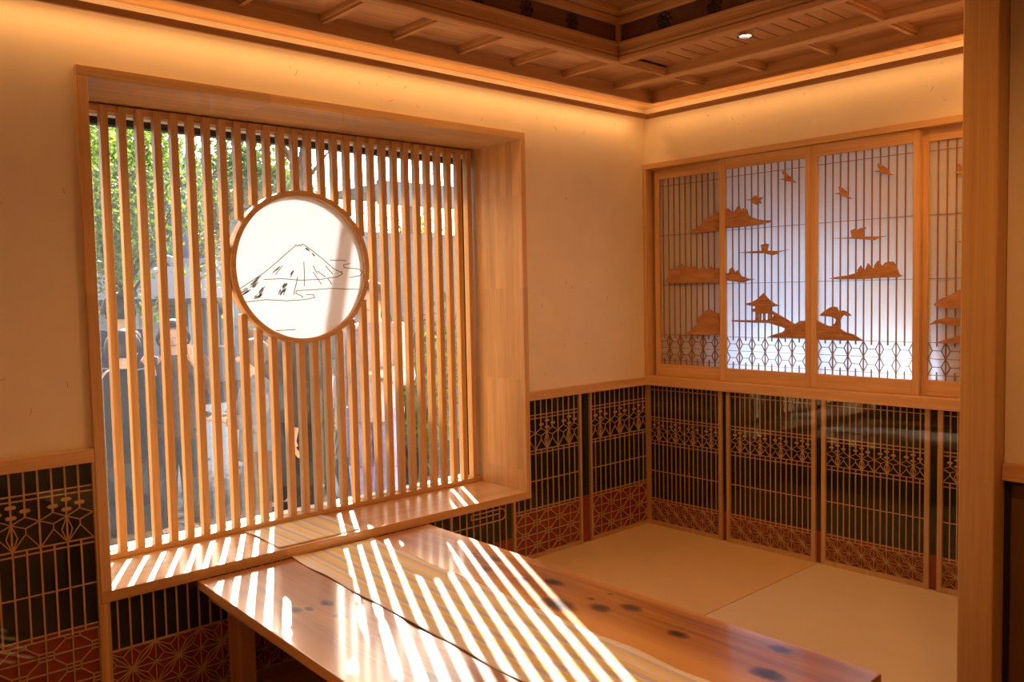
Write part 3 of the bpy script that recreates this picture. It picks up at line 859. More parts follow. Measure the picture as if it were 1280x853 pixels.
def kaku_asanoha(u0, zc, p2, b, rect):
    """square hemp-leaf lattice: big stars at (i, j) with i + j even"""
    segs = []
    i0, i1 = int((rect[0] - u0) / p2) - 2, int((rect[1] - u0) / p2) + 2
    j0, j1 = int((rect[2] - zc) / b) - 2, int((rect[3] - zc) / b) + 2
    P = lambda i, j: (u0 + i * p2, zc + j * b)
    for i in range(i0, i1 + 1):
        for j in range(j0, j1 + 1):
            segs += [(P(i, j), P(i + 1, j)), (P(i, j), P(i, j + 1))]
            if (i + j) % 2 == 0:
                A_, B_, C1, C2 = P(i, j), P(i + 1, j + 1), P(i + 1, j), P(i, j + 1)
            else:
                A_, B_, C1, C2 = P(i + 1, j), P(i, j + 1), P(i, j), P(i + 1, j + 1)
            segs.append((A_, B_))
            for c in (C1, C2):
                g = (0.36 * A_[0] + 0.36 * B_[0] + 0.28 * c[0], 0.36 * A_[1] + 0.36 * B_[1] + 0.28 * c[1])
                segs += [(A_, g), (B_, g), (c, g)]
    hubs = [P(i, j) for i in range(i0, i1 + 1) for j in range(j0, j1 + 1) if (i + j) % 2 == 0]
    return segs, hubs

def linked_octagons(u0, zc, p2, b, rect, hw, hh):
    segs = []
    i0, i1 = int((rect[0] - u0) / p2) - 2, int((rect[1] - u0) / p2) + 2
    j0, j1 = int((rect[2] - zc) / b) - 2, int((rect[3] - zc) / b) + 2
    for i in range(i0, i1 + 1):
        x = u0 + i * p2
        segs.append(((x, rect[2]), (x, rect[3])))
    for j in range(j0, j1 + 1):
        z = zc + j * b
        segs.append(((rect[0], z), (rect[1], z)))
    for i in range(i0, i1 + 1):
        for j in range(j0, j1 + 1):
            if (i + j) % 2: continue
            x, z = u0 + i * p2, zc + j * b
            c = [(x - hw, z - hh), (x + hw, z - hh), (x + hw, z + hh), (x - hw, z + hh)]
            segs += [(c[k], c[(k + 1) % 4]) for k in range(4)]
            segs += [((x + hw, z + hh), (x + p2 - hw, z + b - hh)), ((x + hw, z - hh), (x + p2 - hw, z - b + hh))]
    return segs

_bar_cache = {}
def bar(name, u, z0, z1, w, parent, y0=-0.0100, y1=-0.005):
    key = (round(z1 - z0, 4), w, y0)
    me = _bar_cache.get(key)
    if me is None:
        me = MB().box(-w / 2, w / 2, y0, y1, 0, z1 - z0).mesh(name)
        me.materials.append(W['kumiko'])
        _bar_cache[key] = me
    o = link(name, me, None, parent)
    o.location = (u, 0, z0)
    return o

def hbar(u0, u1, z, w, parent, y0=-0.0098, y1=-0.005):
    return MB().box(u0, u1, y0, y1, z - w / 2, z + w / 2).build('cross_bar', W['kumiko'], parent, world=False)

def kumiko_panel(name, loc, rz, width, z0, z1, u0, p, nb, flowers, d1, d2, zc, e1, e2, mid, r1, r2, lower, label, group, top_line=None, fw=0.015, bw=0.0062, bottom=0.018, cut=None):
    """u runs to the viewer's right, panel opening from 0 to width"""
    t = tag(empty(name, loc, rz), label, 'lattice panel', group)
    zb = z0
    zc_ = 0.3125 if cut else z1                   # the window frame covers the panel above this height
    MB().box(-fw, 0, -0.018, -0.003, zb, zc_).build('stile', W['kumiko'], t, world=False)
    MB().box(width, width + fw, -0.018, -0.003, zb, z1).build('stile', W['kumiko'], t, world=False)
    if bottom:
        MB().box(0, width, -0.016, -0.003, zb, zb + bottom).build('bottom_rail', W['kumiko'], t, world=False)
    nodes = set()
    for f in flowers: nodes |= {f - 2, f + 2}
    ztag = lambda s: d2 - s * (d2 - zc)
    for k in range(nb):
        u = u0 + k * p
        if cut and u < cut + 0.004:
            bar('vertical_bar', u, r2, 0.3125, bw, t)
        elif k in flowers or k in nodes:
            bar('vertical_bar', u, r2, z1, bw, t)
        else:
            bar('vertical_bar', u, zc + 0.27 * (d2 - zc), z1, bw, t)
            bar('vertical_bar', u, r2, e1, bw, t)
    for z in (d1, d2, e1, e2, mid, r1, r2) + ((top_line,) if top_line else ()):
        hbar(cut if cut and z > 0.3125 else 0, width, z, bw * 0.85, t)
    # flower band
    segs, m = [], MB()
    h = zc - e1
    for f in flowers:
        x = u0 + f * p
        Cc, Bb = (x, zc), (x, e1)
        for s in (-1, 1):
            K, Kb = (x + 2 * s * p, zc), (x + 2 * s * p, e1)
            up, dn = (x + s * p, zc + 0.27 * (d2 - zc)), (x + s * p, zc - 0.2 * h)
            Mm = (x + s * p, zc - 0.40 * h)
            segs += [(Cc, up), (up, K), (Cc, dn), (dn, K), (dn, Mm), (Mm, Kb), (Mm, Bb),
                     (Cc, (x + s * 0.40 * p, zc - 0.5 * h)), ((x + s * 0.40 * p, zc - 0.5 * h), Bb)]
        for dx, s in ((0, 0.23), (0, 0.68), (-p, 0.45), (p, 0.45)):
            zz = ztag(s)
            if not ((cut or 0) + 0.3 * p < x + dx < width - 0.2 * p): continue
            a, b2 = 0.42 * p, 0.15 * p
            m.prism_xz([(x + dx - a, zz), (x + dx - a * 0.7, zz - b2), (x + dx + a * 0.7, zz - b2), (x + dx + a, zz), (x + dx + a * 0.7, zz + b2), (x + dx - a * 0.7, zz + b2)], -0.0125, -0.0100)
    tag(m.build('flower_tags', W['kumiko'], t, world=False), kind='stuff')
    slips('flower_lattice', segs, bw * 0.58, -0.0105, -0.006, t, (cut or 0, width, e1 - 0.001, d2))
    rect = (0, width, z0 + (bottom or 0), r2)
    if lower == 'stars':
        segs, hubs = kaku_asanoha(u0 + flowers[0] * p, (z0 + bottom + r2) / 2, 2 * p, (r2 - z0 - bottom) / 2, rect)
        slips('star_lattice', segs, bw * 0.40, -0.0105, -0.006, t, rect)
        m = MB()
        for x, z in hubs:
            if rect[0] < x < rect[1] and rect[2] < z < rect[3]:
                m.prism_xz([(x + 0.0050 * math.cos(a * math.pi / 4), z + 0.0050 * math.sin(a * math.pi / 4)) for a in range(8)], -0.0120, -0.0105)
        tag(m.build('star_hubs', W['kumiko'], t, world=False), kind='stuff')
    else:
        k0 = flowers[0] - 2
        segs = linked_octagons(u0 + k0 * p, 0.179, 2 * p, 0.0567, rect, 0.55 * p, 0.0125)
        slips('octagon_lattice', segs, bw * 0.72, -0.0105, -0.006, t, rect)
    return t

HP = math.pi / 2
A_ARGS = dict(width=0.467, z0=0.0, z1=0.80, p=0.0404, nb=11, flowers=[1, 5, 9], d1=0.7235, d2=0.7065, zc=0.632, e1=0.545, e2=0.529, mid=0.390, r1=0.251, r2=0.235, lower='octagons', group='dark kumiko panels on the window wall', fw=0.0145, bw=0.0054)
kumiko_panel('kumiko_panel', (-0.485, 0, 0), 0, u0=0.034, label='dark kumiko lattice panel with red octagon base in the corner beside the screens', **A_ARGS)
kumiko_panel('kumiko_panel', (-1.049, 0, 0), 0, u0=0.0310, label='dark kumiko lattice panel with red octagon base at the window frame right side', cut=0.1055, **A_ARGS)
A2 = dict(A_ARGS); A2.update(z0=-0.105, width=0.467)
kumiko_panel('kumiko_panel', (-3.433, 0, 0), 0, u0=0.021, label='dark kumiko lattice panel left of the window with red octagon base', **A2)
B_ARGS = dict(width=0.458, z0=0.0, z1=0.80, u0=0.0285, p=0.0291, nb=15, flowers=[1, 5, 9, 13], d1=0.6175, d2=0.601, zc=0.541, e1=0.4845, e2=0.4655, mid=0.310, r1=0.150, r2=0.135, lower='stars', group='dark kumiko panels under the paper screens', top_line=0.775, fw=0.0205, bw=0.0045, bottom=0.022)
for i, (u, lab) in enumerate(((-0.0335, 'dark kumiko panel with red star base, first from the corner under the screens'),
                              (-0.5605, 'dark kumiko panel with red star base, second from the corner, reflecting the window'),
                              (-1.0900, 'dark kumiko panel with red star base, third from the corner under the screens'),
                              (-1.6230, 'dark kumiko panel with red star base partly hidden behind the pillar'))):
    kumiko_panel('kumiko_panel', (0, u, 0), -HP, label=lab, **B_ARGS)

def low_panel(x0, label):
    t = tag(empty('kumiko_panel', (x0, 0, 0)), label, 'lattice panel', 'low kumiko panels under the window')
    w, p, u0, z0 = 0.467, 0.0403, 0.036, -0.105
    MB().box(-0.0, 0.011, -0.017, -0.003, z0, 0.312).build('stile', W['kumiko'], t, world=False)
    MB().box(w, w + 0.0145, -0.017, -0.003, z0, 0.312).build('stile', W['kumiko'], t, world=False)
    for k in range(11):
        bar('vertical_bar', u0 + k * p, 0.134, 0.312, 0.0056, t)
    hbar(0.011, w, 0.1335, 0.0062, t)
    rect = (0.011, w, z0, 0.1335)
    segs, hubs = kaku_asanoha(u0 + p, 0.0545, 2 * p, 0.0767, rect)
    slips('star_lattice', segs, 0.0031, -0.0105, -0.006, t, rect)
    m = MB()
    for x, z in hubs:
        if rect[0] < x < rect[1] and rect[2] < z <= rect[3] + 0.001:
            m.prism_xz([(x + 0.0095 * math.cos(a * math.pi / 4), z + 0.0095 * math.sin(a * math.pi / 4)) for a in range(8)], -0.0120, -0.0105)
    tag(m.build('star_hubs', W['kumiko'], t, world=False), kind='stuff')
low_panel(-2.9405, 'low kumiko panel with large red stars under the left window sill')
low_panel(-2.45, 'low kumiko panel with red stars behind the table leg')

def cloud_panel(x0, w, label, shape, zb=-0.105):
    t = tag(empty('kumiko_panel', (x0, 0, 0)), label, 'lattice panel', 'low kumiko panels with cloud shapes')
    MB().box(0, 0.012, -0.017, -0.003, zb, 0.312).build('stile', W['kumiko'], t, world=False)
    k = 0
    u = w - 0.0415
    while u > 0.02:
        bar('vertical_bar', u, zb + 0.005, 0.312, 0.0052, t)
        u -= 0.0410
    slips('cloud_lattice', shape, 0.0054, -0.0105, -0.006, t, (0.012, w, -0.1, 0.312))
    MB().box(0.012, w, -0.016, -0.003, zb, zb + 0.015).build('bottom_rail', W['kumiko'], t, world=False)
arc = [(0.318 + 0.027 * math.sin(a), 0.2665 + 0.027 * math.cos(a)) for a in [math.pi * i / 8 for i in range(9)]]
shape = [((0.02, 0.2395), (0.318, 0.2395)), ((0.13, 0.2935), (0.318, 0.2935)), ((0.13, 0.2935), (0.13, 0.272)), ((0.13, 0.272), (0.31, 0.272))] + list(zip(arc[:-1], arc[1:]))
cloud_panel(-1.4535, 0.389, 'low dark kumiko panel with a rounded cloud shape beside the table', shape, 0.0)
cloud_panel(-1.86, 0.4065, 'low dark kumiko panel mostly hidden behind the table top', [((0.05, 0.245), (0.40, 0.245)), ((0.15, 0.2), (0.40, 0.2))])

# ================================================================ SLIDING SHOJI
def shoji(idx, y0, w, xo, sl, sr, label):
    """opening from u = 0 to w, y0 = world y of u = 0, xo = how far the leaf stands back"""
    t = tag(empty('shoji_panel', (xo, y0, 0.851), -HP), label, 'shoji', 'sliding paper screens above the dado')
    Z0 = -0.851
    def bx(n, mat, u0, u1, d0, d1, z0, z1, bevel=0.0015):
        o = MB().box(u0, u1, d0, d1, z0 + Z0, z1 + Z0).build(n, mat, t, world=False, bevel=bevel)
        return o
    bx('stile', W['z'], -sl, 0, 0.0, 0.027, 0.852, 2.013)
    bx('stile', W['z'], w, w + sr, 0.0, 0.027, 0.852, 2.013)
    bx('top_rail', W['x'], 0, w, 0.001, 0.026, 1.957, 2.013)
    bx('bottom_rail', W['x'], 0, w, 0.001, 0.026, 0.852, 0.920)
    bx('paper', SHOJI, -0.004, w + 0.004, 0.0150, 0.0158, 0.912, 1.965, 0)
    p = 0.0373
    u0 = w / 2 - 5 * p
    ends = {}
    for k in range(11):
        u = u0 + k * p
        if k % 2 == 1:
            o = bx('vertical_bar', W['shoji'], u - 0.0025, u + 0.0025, 0.0085, 0.0145, 0.92, 1.957, 0)
        else:
            bx('vertical_bar', W['shoji'], u - 0.0025, u + 0.0025, 0.0085, 0.0145, 1.068, 1.957, 0)
            bx('vertical_bar', W['shoji'], u - 0.0025, u + 0.0025, 0.0085, 0.0145, 0.92, 0.956, 0)
    for z in (1.917, 1.642, 1.365, 1.086, 1.014, 0.942):
        bx('cross_bar', W['shoji'], 0, w, 0.0095, 0.0145, z - 0.0011, z + 0.0011, 0)
    segs = []
    for k in range(-1, 12, 2):
        u = u0 + k * p
        for zt, zb in ((1.086, 1.014), (1.014, 0.942)):
            zm = (zt + zb) / 2
            for s in (-1, 1):
                segs += [((u, zt), (u + s * 0.5 * p, zm)), ((u + s * 0.5 * p, zm), (u, zb))]
            segs.append(((u + 0.5 * p, zm), (u + 1.5 * p, zm)))
    m = MB()
    for a, b in segs:
        q = clip(a, b, 0, w, 0.92, 1.09)
        if q: m.seg_xz((q[0][0], q[0][1] + Z0), (q[1][0], q[1][1] + Z0), 0.0028, 0.0085, 0.0145)
    tag(m.build('tortoiseshell_lattice', W['shoji'], t, world=False), kind='stuff')
    for pi, n, poly in CARVED:
        if pi != idx: continue
        pts = []
        for q in poly:
            u = q[0] + y0
            u = min(max(u, -0.012 if idx in (2, 3) else 0.0), w + (0.004 if idx in (2,) else 0.0))
            pts.append((u, q[1] + Z0))
        cv = MB().prism_xz(pts, -0.0035, 0.0038).build(n, W['carved'], t, world=False)
        if n in ('carved_hill', 'carved_mountain', 'carved_shore'):     # a raised inner ridge on the landforms
            cu, zl = sum(q[0] for q in pts) / len(pts), min(q[1] for q in pts) + 0.004
            MB().prism_xz([(cu + (q[0] - cu) * 0.84, zl + (q[1] - zl) * 0.66) for q in pts], -0.0060, -0.0034).build('carved_ridge', W['carved'], cv, world=False)
    return t
shoji(1, -0.079, 0.4120, 0.0285, 0.032, 0.030, 'paper screen leaf next to the corner, set back and unlit')
shoji(2, -0.530, 0.4460, 0.0, 0.037, 0.0275, 'backlit paper screen leaf with carved pavilion and jetty')
shoji(3, -1.0375, 0.4460, 0.0, 0.0325, 0.030, 'backlit paper screen leaf with carved pine tree and island')
shoji(4, -1.5370, 0.4460, 0.0285, 0.037, 0.030, 'dim paper screen leaf partly hidden behind the pillar')

# ================================================================ CEILING
ce = tag(empty('ceiling', (0, 0, 2.379)), 'coffered cedar ceiling with ribs, beams and a lit cove', kind=S)
XB, YA = -0.105, -0.142
# cove: soffit, border, hanging light bar
MB().box(-4.8, 0.0, YA + 0.012, 0.0, 2.352, 2.372).box(XB + 0.012, 0.0, -2.25, YA + 0.012, 2.352, 2.3719).build('cove_soffit', W['cx'], ce)
box('border_beam', W['cx'], -4.8, XB + 0.02, YA, YA + 0.022, 2.345, 2.43, ce, bevel=0.002)
box('border_beam', W['cy'], XB, XB + 0.022, -2.25, YA, 2.345, 2.43, ce, bevel=0.002)
box('border_lip', W['cx'], -4.8, XB, YA - 0.008, YA - 0.0005, 2.345, 2.354, ce)
box('border_lip', W['cy'], XB - 0.008, XB - 0.0005, -2.25, YA - 0.008, 2.345, 2.354, ce)
box('cove_bar', W['cx'], -4.8, -0.100, -0.100, -0.086, 2.2735, 2.2995, ce, bevel=0.002)
box('cove_bar', W['cy'], -0.100, -0.086, -2.25, -0.086, 2.2735, 2.2995, ce, bevel=0.002)
LEDM, _nt, _o = new_mat('led_diffuser')
_e = N(_nt, 'ShaderNodeEmission', Strength=6.0); _e.inputs[0].default_value = (1.0, 0.62, 0.25, 1); L(_nt, _e.outputs[0], _o.inputs[0])
box('led_strip', LEDM, -4.6, -0.09, -0.0855, -0.0835, 2.283, 2.291, ce)
box('led_strip', LEDM, -0.0855, -0.0835, -2.2, -0.09, 2.283, 2.291, ce)
# ribs and boards: window-wall side
RX = [-0.4, -0.791, -1.124, -1.443, -1.777, -2.107, -2.437, -2.767, -3.10, -3.43, -3.76, -4.09, -4.42, -4.8]
def rib(x0, x1, y0, y1, mat):
    lo = MB().box(x0, x1, y0, y1, 2.390, 2.414)
    if x1 - x0 < y1 - y0: lo.box(x0 + 0.008, x1 - 0.008, y0, y1, 2.379, 2.390)
    else: lo.box(x0, x1, y0 + 0.008, y1 - 0.008, 2.379, 2.390)
    return lo.build('rib', mat, ce, bevel=0.002)
for x in RX[2:-1]:
    rib(x - 0.017, x + 0.017, -0.455, YA, W['cy'])
for a, b in zip(RX[:-1], RX[1:]):
    box('ceiling_board', W['boardy'] if a > -0.7 else W['board'], b, a, -0.47, YA, 2.4125, 2.425, ce)
rib(-0.808, -0.774, -0.455, YA, W['cy'])
# main coffer beam (window side), with stepped profile
box('coffer_beam', W['cx'], -3.30, -0.752, -0.488, -0.452, 2.379, 2.470, ce, bevel=0.004)
box('beam_moulding', W['cx'], -3.30, -0.752, -0.456, -0.446, 2.379, 2.398, ce, bevel=0.003)
box('beam_moulding', W['cx'], -3.30, -0.776, -0.500, -0.486, 2.379, 2.404, ce, bevel=0.005)
box('beam_moulding', W['cx'], -3.30, -0.780, -0.494, -0.486, 2.408, 2.424, ce, bevel=0.003)
box('beam_moulding', W['cx'], -3.30, -0.776, -0.497, -0.486, 2.452, 2.470, ce, bevel=0.004)
rib(-0.752, -0.415, -0.490, -0.454, W['cx'])
# coffer beam (screen side)
box('coffer_beam', W['cy'], -0.788, -0.752, -2.10, -0.488, 2.379, 2.470, ce, bevel=0.004)
box('beam_moulding', W['cy'], -0.800, -0.786, -2.10, -0.500, 2.379, 2.404, ce, bevel=0.005)
box('beam_moulding', W['cy'], -0.794, -0.786, -2.10, -0.494, 2.408, 2.424, ce, bevel=0.003)
box('beam_moulding', W['cy'], -0.797, -0.786, -2.10, -0.497, 2.452, 2.470, ce, bevel=0.004)
# outer beam (screen side)
box('outer_beam', W['cy'], -0.428, -0.368, -2.25, YA, 2.379, 2.450, ce, bevel=0.004)
box('beam_moulding', W['cy'], -0.436, -0.426, -2.25, -0.490, 2.432, 2.450, ce, bevel=0.003)
box('beam_moulding', W['cy'], -0.370, -0.360, -2.25, YA, 2.379, 2.392, ce, bevel=0.003)
YR = [YA, -0.467, -0.820, -1.172, -1.530, -1.885, -2.25]
for y in YR[1:-1]:
    rib(-0.368, XB, y - 0.017, y + 0.017, W['cx'])
for a, b in zip(YR[:-1], YR[1:]):
    box('ceiling_board', W['boardy'], -0.375, XB, b, a, 2.4125, 2.425, ce)
# slot between the two beams: dark slats with gaps, cross rib
rib(-0.752, -0.428, -1.552, -1.518, W['cx'])
rib(-0.752, -0.428, -2.25, -2.216, W['cx'])
box('ceiling_board', W['boardy'], -0.752, -0.428, -2.25, -1.535, 2.4125, 2.425, ce)
box('slot_liner', W['frieze'], -0.752, -0.428, -1.53, -0.488, 2.462, 2.472, ce)
y = -0.4905
while y > -1.51:
    box('slot_slat', W['cx'], -0.750, -0.430, y - 0.066, y, 2.424, 2.434, ce)
    y -= 0.0755
# inner coffer: frieze with carved rosettes, corner post, upper moulding, ceiling
ZF0, ZF1 = 2.470, 2.547
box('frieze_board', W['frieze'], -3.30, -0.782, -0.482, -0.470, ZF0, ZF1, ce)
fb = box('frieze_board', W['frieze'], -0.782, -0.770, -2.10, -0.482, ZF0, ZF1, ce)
ROSE = plain('dark_rosette', (0.035, 0.018, 0.012), rough=0.6)
def rosette(c, axis, parent):
    m = MB()
    for k in range(8):
        a = k * math.pi / 4
        for r, s in ((0.030, 0.0105), (0.014, 0.0065)):
            u, v = r * math.cos(a + (0 if r > 0.02 else 0.4)), r * math.sin(a + (0 if r > 0.02 else 0.4))
            if axis == 'x': m.ball((c[0] + u, c[1], c[2] + v), s, 0.004, s, 8, 4)
            else: m.ball((c[0], c[1] + u, c[2] + v), 0.004, s, s, 8, 4)
    m.ball(c, 0.007, 0.007, 0.007, 8, 4)
    m.build('carved_rosette', ROSE, parent, smooth=True)
for x in (-1.084, -1.355, -1.618, -1.88, -2.14, -2.40): rosette((x, -0.483, 2.507), 'x', ce)
for yy in (-0.745, -1.001, -1.257, -1.513, -1.77): rosette((-0.783, yy, 2.507), 'y', ce)
box('corner_post', W['z'], -0.798, -0.778, -0.500, -0.478, ZF0, ZF1, ce, bevel=0.002)
box('coffer_beam', W['cx'], -3.30, -0.788, -2.14, -2.10, 2.379, 2.60, ce)
box('coffer_beam', W['cy'], -3.30, -3.26, -2.10, -0.488, 2.379, 2.60, ce)
box('upper_moulding', W['cx'], -3.30, -0.770, -0.500, -0.470, ZF1, 2.582, ce, bevel=0.004)
box('upper_moulding', W['cy'], -0.800, -0.770, -2.10, -0.500, ZF1, 2.582, ce, bevel=0.004)
box('upper_moulding', W['cx'], -3.30, -0.800, -0.545, -0.500, 2.580, 2.606, ce, bevel=0.004)
box('upper_moulding', W['cy'], -0.845, -0.800, -2.10, -0.545, 2.580, 2.606, ce, bevel=0.004)
for i in range(6):
    x1 = -0.82 - i * 0.42
    box('ceiling_board', W['boardy'], x1 - 0.42, x1, -2.12, -0.52, 2.604, 2.615, ce)
# plain boarding over the rest of the room
box('ceiling_board', W['boardy'], -4.8, -1.15, -4.5, -2.14, 2.4125, 2.43, ce)
box('ceiling_board', W['boardy'], -1.15, -0.44, -2.25, -2.14, 2.4125, 2.43, ce)
box('ceiling_board', W['boardy'], -4.8, -3.30, -2.14, -0.46, 2.4125, 2.43, ce)
tag(box('roof', CONC, -5.0, 0.27, -4.7, 0.46, 2.70, 2.80), 'roof slab above the room', kind=S)
tag(box('eaves', W['x'], -5.5, 0.95, 0.46, 1.28, 2.35, 2.44), 'wooden eaves outside over the window', kind=S)

# downlights: the small bright spotlight in the slot, plus unseen warm ones added as fill
def downlight(loc, power, col, label, size=0.055, tilt=None, group=None, spread=155):
    t = tag(empty('spotlight', loc), label, 'spotlight', group)
    m = MB()
    m.tube((0, 0, 0.0), (0, 0, 0.035), 0.034, 0.034, 16, cap=False)
    m.tube((0, 0, 0.0), (0, 0, 0.035), 0.029, 0.024, 16, cap=False)
    m.build('can', CHROME, t, world=False, smooth=True)
    em, nt, out = new_mat('lamp_lens')
    e = N(nt, 'ShaderNodeEmission', Strength=20.0); e.inputs[0].default_value = (col[0], col[1], col[2], 1); L(nt, e.outputs[0], out.inputs[0])
    MB().tube((0, 0, 0.012), (0, 0, 0.018), 0.024, 0.024, 16).build('lens', em, t, world=False)
    d = bpy.data.lights.new('spotlight_lamp', 'SPOT')
    d.energy = power; d.color = col; d.spot_size = math.radians(spread); d.spot_blend = 0.6; d.shadow_soft_size = 0.05
    o = bpy.data.objects.new('spotlight_lamp', d)
    COL.objects.link(o); o.parent = t; o.location = (0, 0, -0.004)
    if tilt: o.rotation_euler = tilt
WL = (1.0, 0.42, 0.11)
downlight((-0.655, -1.066, 2.386), 0.6, (1.0, 0.86, 0.66), 'small bright spotlight in the slatted slot between two ceiling beams', spread=100)
downlight((-2.4, -2.75, 2.377), 42.0, WL, 'unseen warm fill spotlight in the ceiling behind the camera, nearest the pillar')
downlight((-3.9, -1.75, 2.377), 16.0, WL, 'added warm fill spotlight in the ceiling out of view at left')
downlight((-1.55, -1.35, 2.567), 50.0, WL, 'unseen warm fill spotlight in the raised coffer ceiling above the table')
downlight((-0.58, -1.90, 2.377), 27.0, WL, 'unseen warm fill spotlight in the ceiling above the pale tatami mat')

# small lamps unseen behind the screens; the pavilion one is added to brighten it
for yy, pw, lab in ((-1.43, 5.5, 'small white uplight hidden behind the screen leaf with the pine tree'), (-0.83, 8.5, 'small unseen uplight added to brighten the screen leaf with the pavilion')):
    bl = tag(empty('uplight', (0.135, yy, 0.801)), lab, 'lamp')
    MB().tube((0, 0, 0), (0, 0, 0.05), 0.03, 0.035, 14).build('housing', BLACK, bl, world=False)
    _d = bpy.data.lights.new('uplight_lamp', 'POINT'); _d.energy = pw; _d.color = (0.46, 0.70, 1.0); _d.shadow_soft_size = 0.03
    _o = bpy.data.objects.new('uplight_lamp', _d); COL.objects.link(_o); _o.parent = bl; _o.location = (0, 0, 0.10)

# ================================================================ TABLE
tb = tag(empty('low_table', (-2.125, -1.06, -0.108)), 'long low polished cedar table with dark knots against the window sill', 'table')
ZT = 0.313
TA, TB_, TC, TD = (-2.628, -0.026), (-1.585, -0.026), (-1.622, -2.078), (-2.705, -2.078)
def slab(poly, z0, z1):
    m = MB()
    n = len(poly)
    m.add([(x, y, z0) for x, y in poly] + [(x, y, z1) for x, y in poly],
          [tuple(range(n - 1, -1, -1)), tuple(range(n, 2 * n))] + [(i, (i + 1) % n, n + (i + 1) % n, n + i) for i in range(n)])
    return m
top = slab([TD, TC, TB_, TA], ZT - 0.034, ZT)
me = top.mesh('tabletop', (0, 0, 0))
o = link('tabletop', me, TABLE, tb)
o.matrix_parent_inverse = Matrix.Translation(-Vector(tb.location))
bv = o.modifiers.new('bevel', 'BEVEL'); bv.width = 0.003; bv.segments = 2
m = MB()
m.box(-2.58, -1.66, -0.10, -0.07, 0.225, 0.279).box(-2.62, -1.70, -2.02, -1.99, 0.225, 0.279)
m.build('apron', W['floor'], tb)
slab([(-2.665, -1.99), (-2.635, -1.99), (-2.585, -0.10), (-2.615, -0.10)], 0.255, 0.279).build('apron', W['floor'], tb)
slab([(-1.675, -1.99), (-1.645, -1.99), (-1.63, -0.10), (-1.66, -0.10)], 0.255, 0.279).build('apron', W['floor'], tb)
LEGW = wood('leg_wood', (0.50, 0.27, 0.12), (0.38, 0.19, 0.08), 'z')
for x0, y0 in ((-2.532, -0.155), (-1.74, -0.155), (-2.60, -1.96), (-1.78, -1.96)):
    zb = -0.108 if x0 < -2 else 0.0
    box('leg', LEGW, x0, x0 + 0.055, y0, y0 + 0.115, zb, 0.279, tb, bevel=0.003)

# ---- the striped runner: one piece on the table, one on the sill
def cloth(name, loc, rz, length, sag, z, label, seed, group):
    nx, ny = 26, max(12, int(length / 0.02))
    r = random.Random(seed)
    vs, fs = [], []
    ph = r.random() * 6
    for layer in (0.0012, 0.0):
        for j in range(ny + 1):
            for i in range(nx + 1):
                u = -0.1835 + 0.367 * i / nx
                v = -length * j / ny
                e = abs(i - nx / 2) / (nx / 2)
                lift = 0.0035 * max(0, e - 0.8) / 0.2 * (0.5 + 0.5 * math.sin(v * 21 + ph)) + 0.001 * (1 + math.sin(v * 9 + u * 14))
                uu = u + 0.003 * math.sin(v * 17 + ph) * (e > 0.85)
                vs.append((uu, v, lift + layer + 0.0006))
    n1 = (nx + 1) * (ny + 1)
    for l, flip in ((0, False), (n1, True)):
        for j in range(ny):
            for i in range(nx):
                a = l + j * (nx + 1) + i
                q = (a, a + nx + 1, a + nx + 2, a + 1)
                fs.append(q[::-1] if flip else q)
    rim = [j * (nx + 1) for j in range(ny + 1)] + [ny * (nx + 1) + i for i in range(1, nx + 1)] + [j * (nx + 1) + nx for j in range(ny - 1, -1, -1)] + [i for i in range(nx - 1, 0, -1)]
    for k in range(len(rim)):
        a, b = rim[k], rim[(k + 1) % len(rim)]
        fs.append((b, a, a + n1, b + n1))
    me = bpy.data.meshes.new(name)
    me.from_pydata(vs, [], fs)
    for p in me.polygons: p.use_smooth = True
    o = link(name, me, RUNNER)
    o.location = loc
    o.rotation_euler = (0, 0, rz)
    return tag(o, label, 'table runner', group)
cloth('table_runner', (-2.076, -0.030, ZT), math.atan2(-0.054, 1.0), 2.0, 0, 0, 'long yellow and white striped runner lying along the table', 3, 'striped runners')
cloth('table_runner', (-2.105, 0.332, 0.352), 0.0, 0.333, 0, 0, 'short yellow striped runner lying on the window sill', 5, 'striped runners')

# ================================================================ OUTSIDE
SLATE = plain('blue_grey_facade', (0.20, 0.22, 0.27), spec=0.1, rough=0.9, var=0.25, vscale=1.2)
gd = tag(empty('ground', (0, 0, -0.36)), 'grey asphalt yard outside the window, and unseen gravel added to bounce light', kind=S)
MB().box(-30, 1.0, 0.45, 45, -0.40, -0.35).box(1.0, 30, 0.9, 45, -0.40, -0.35).build('asphalt', ASPHALT, gd)
MB().box(0.25, 30, -20, 0.9, -0.40, -0.35).box(-30, 0.25, -20, 0.45, -0.60, -0.52).build('gravel', GRAVEL, gd)
box('added_step', CONC, -3.2, -0.5, 0.60, 1.62, -0.35, -0.12, gd)  # unseen, added so the people standing on it cast higher shadows
box('kerb', ASPHALT, -4.5, -1.3, 3.78, 3.90, -0.35, -0.31, gd)
box('kerb', ASPHALT, -1.9, 2.5, 2.62, 2.80, -0.35, -0.28, gd)

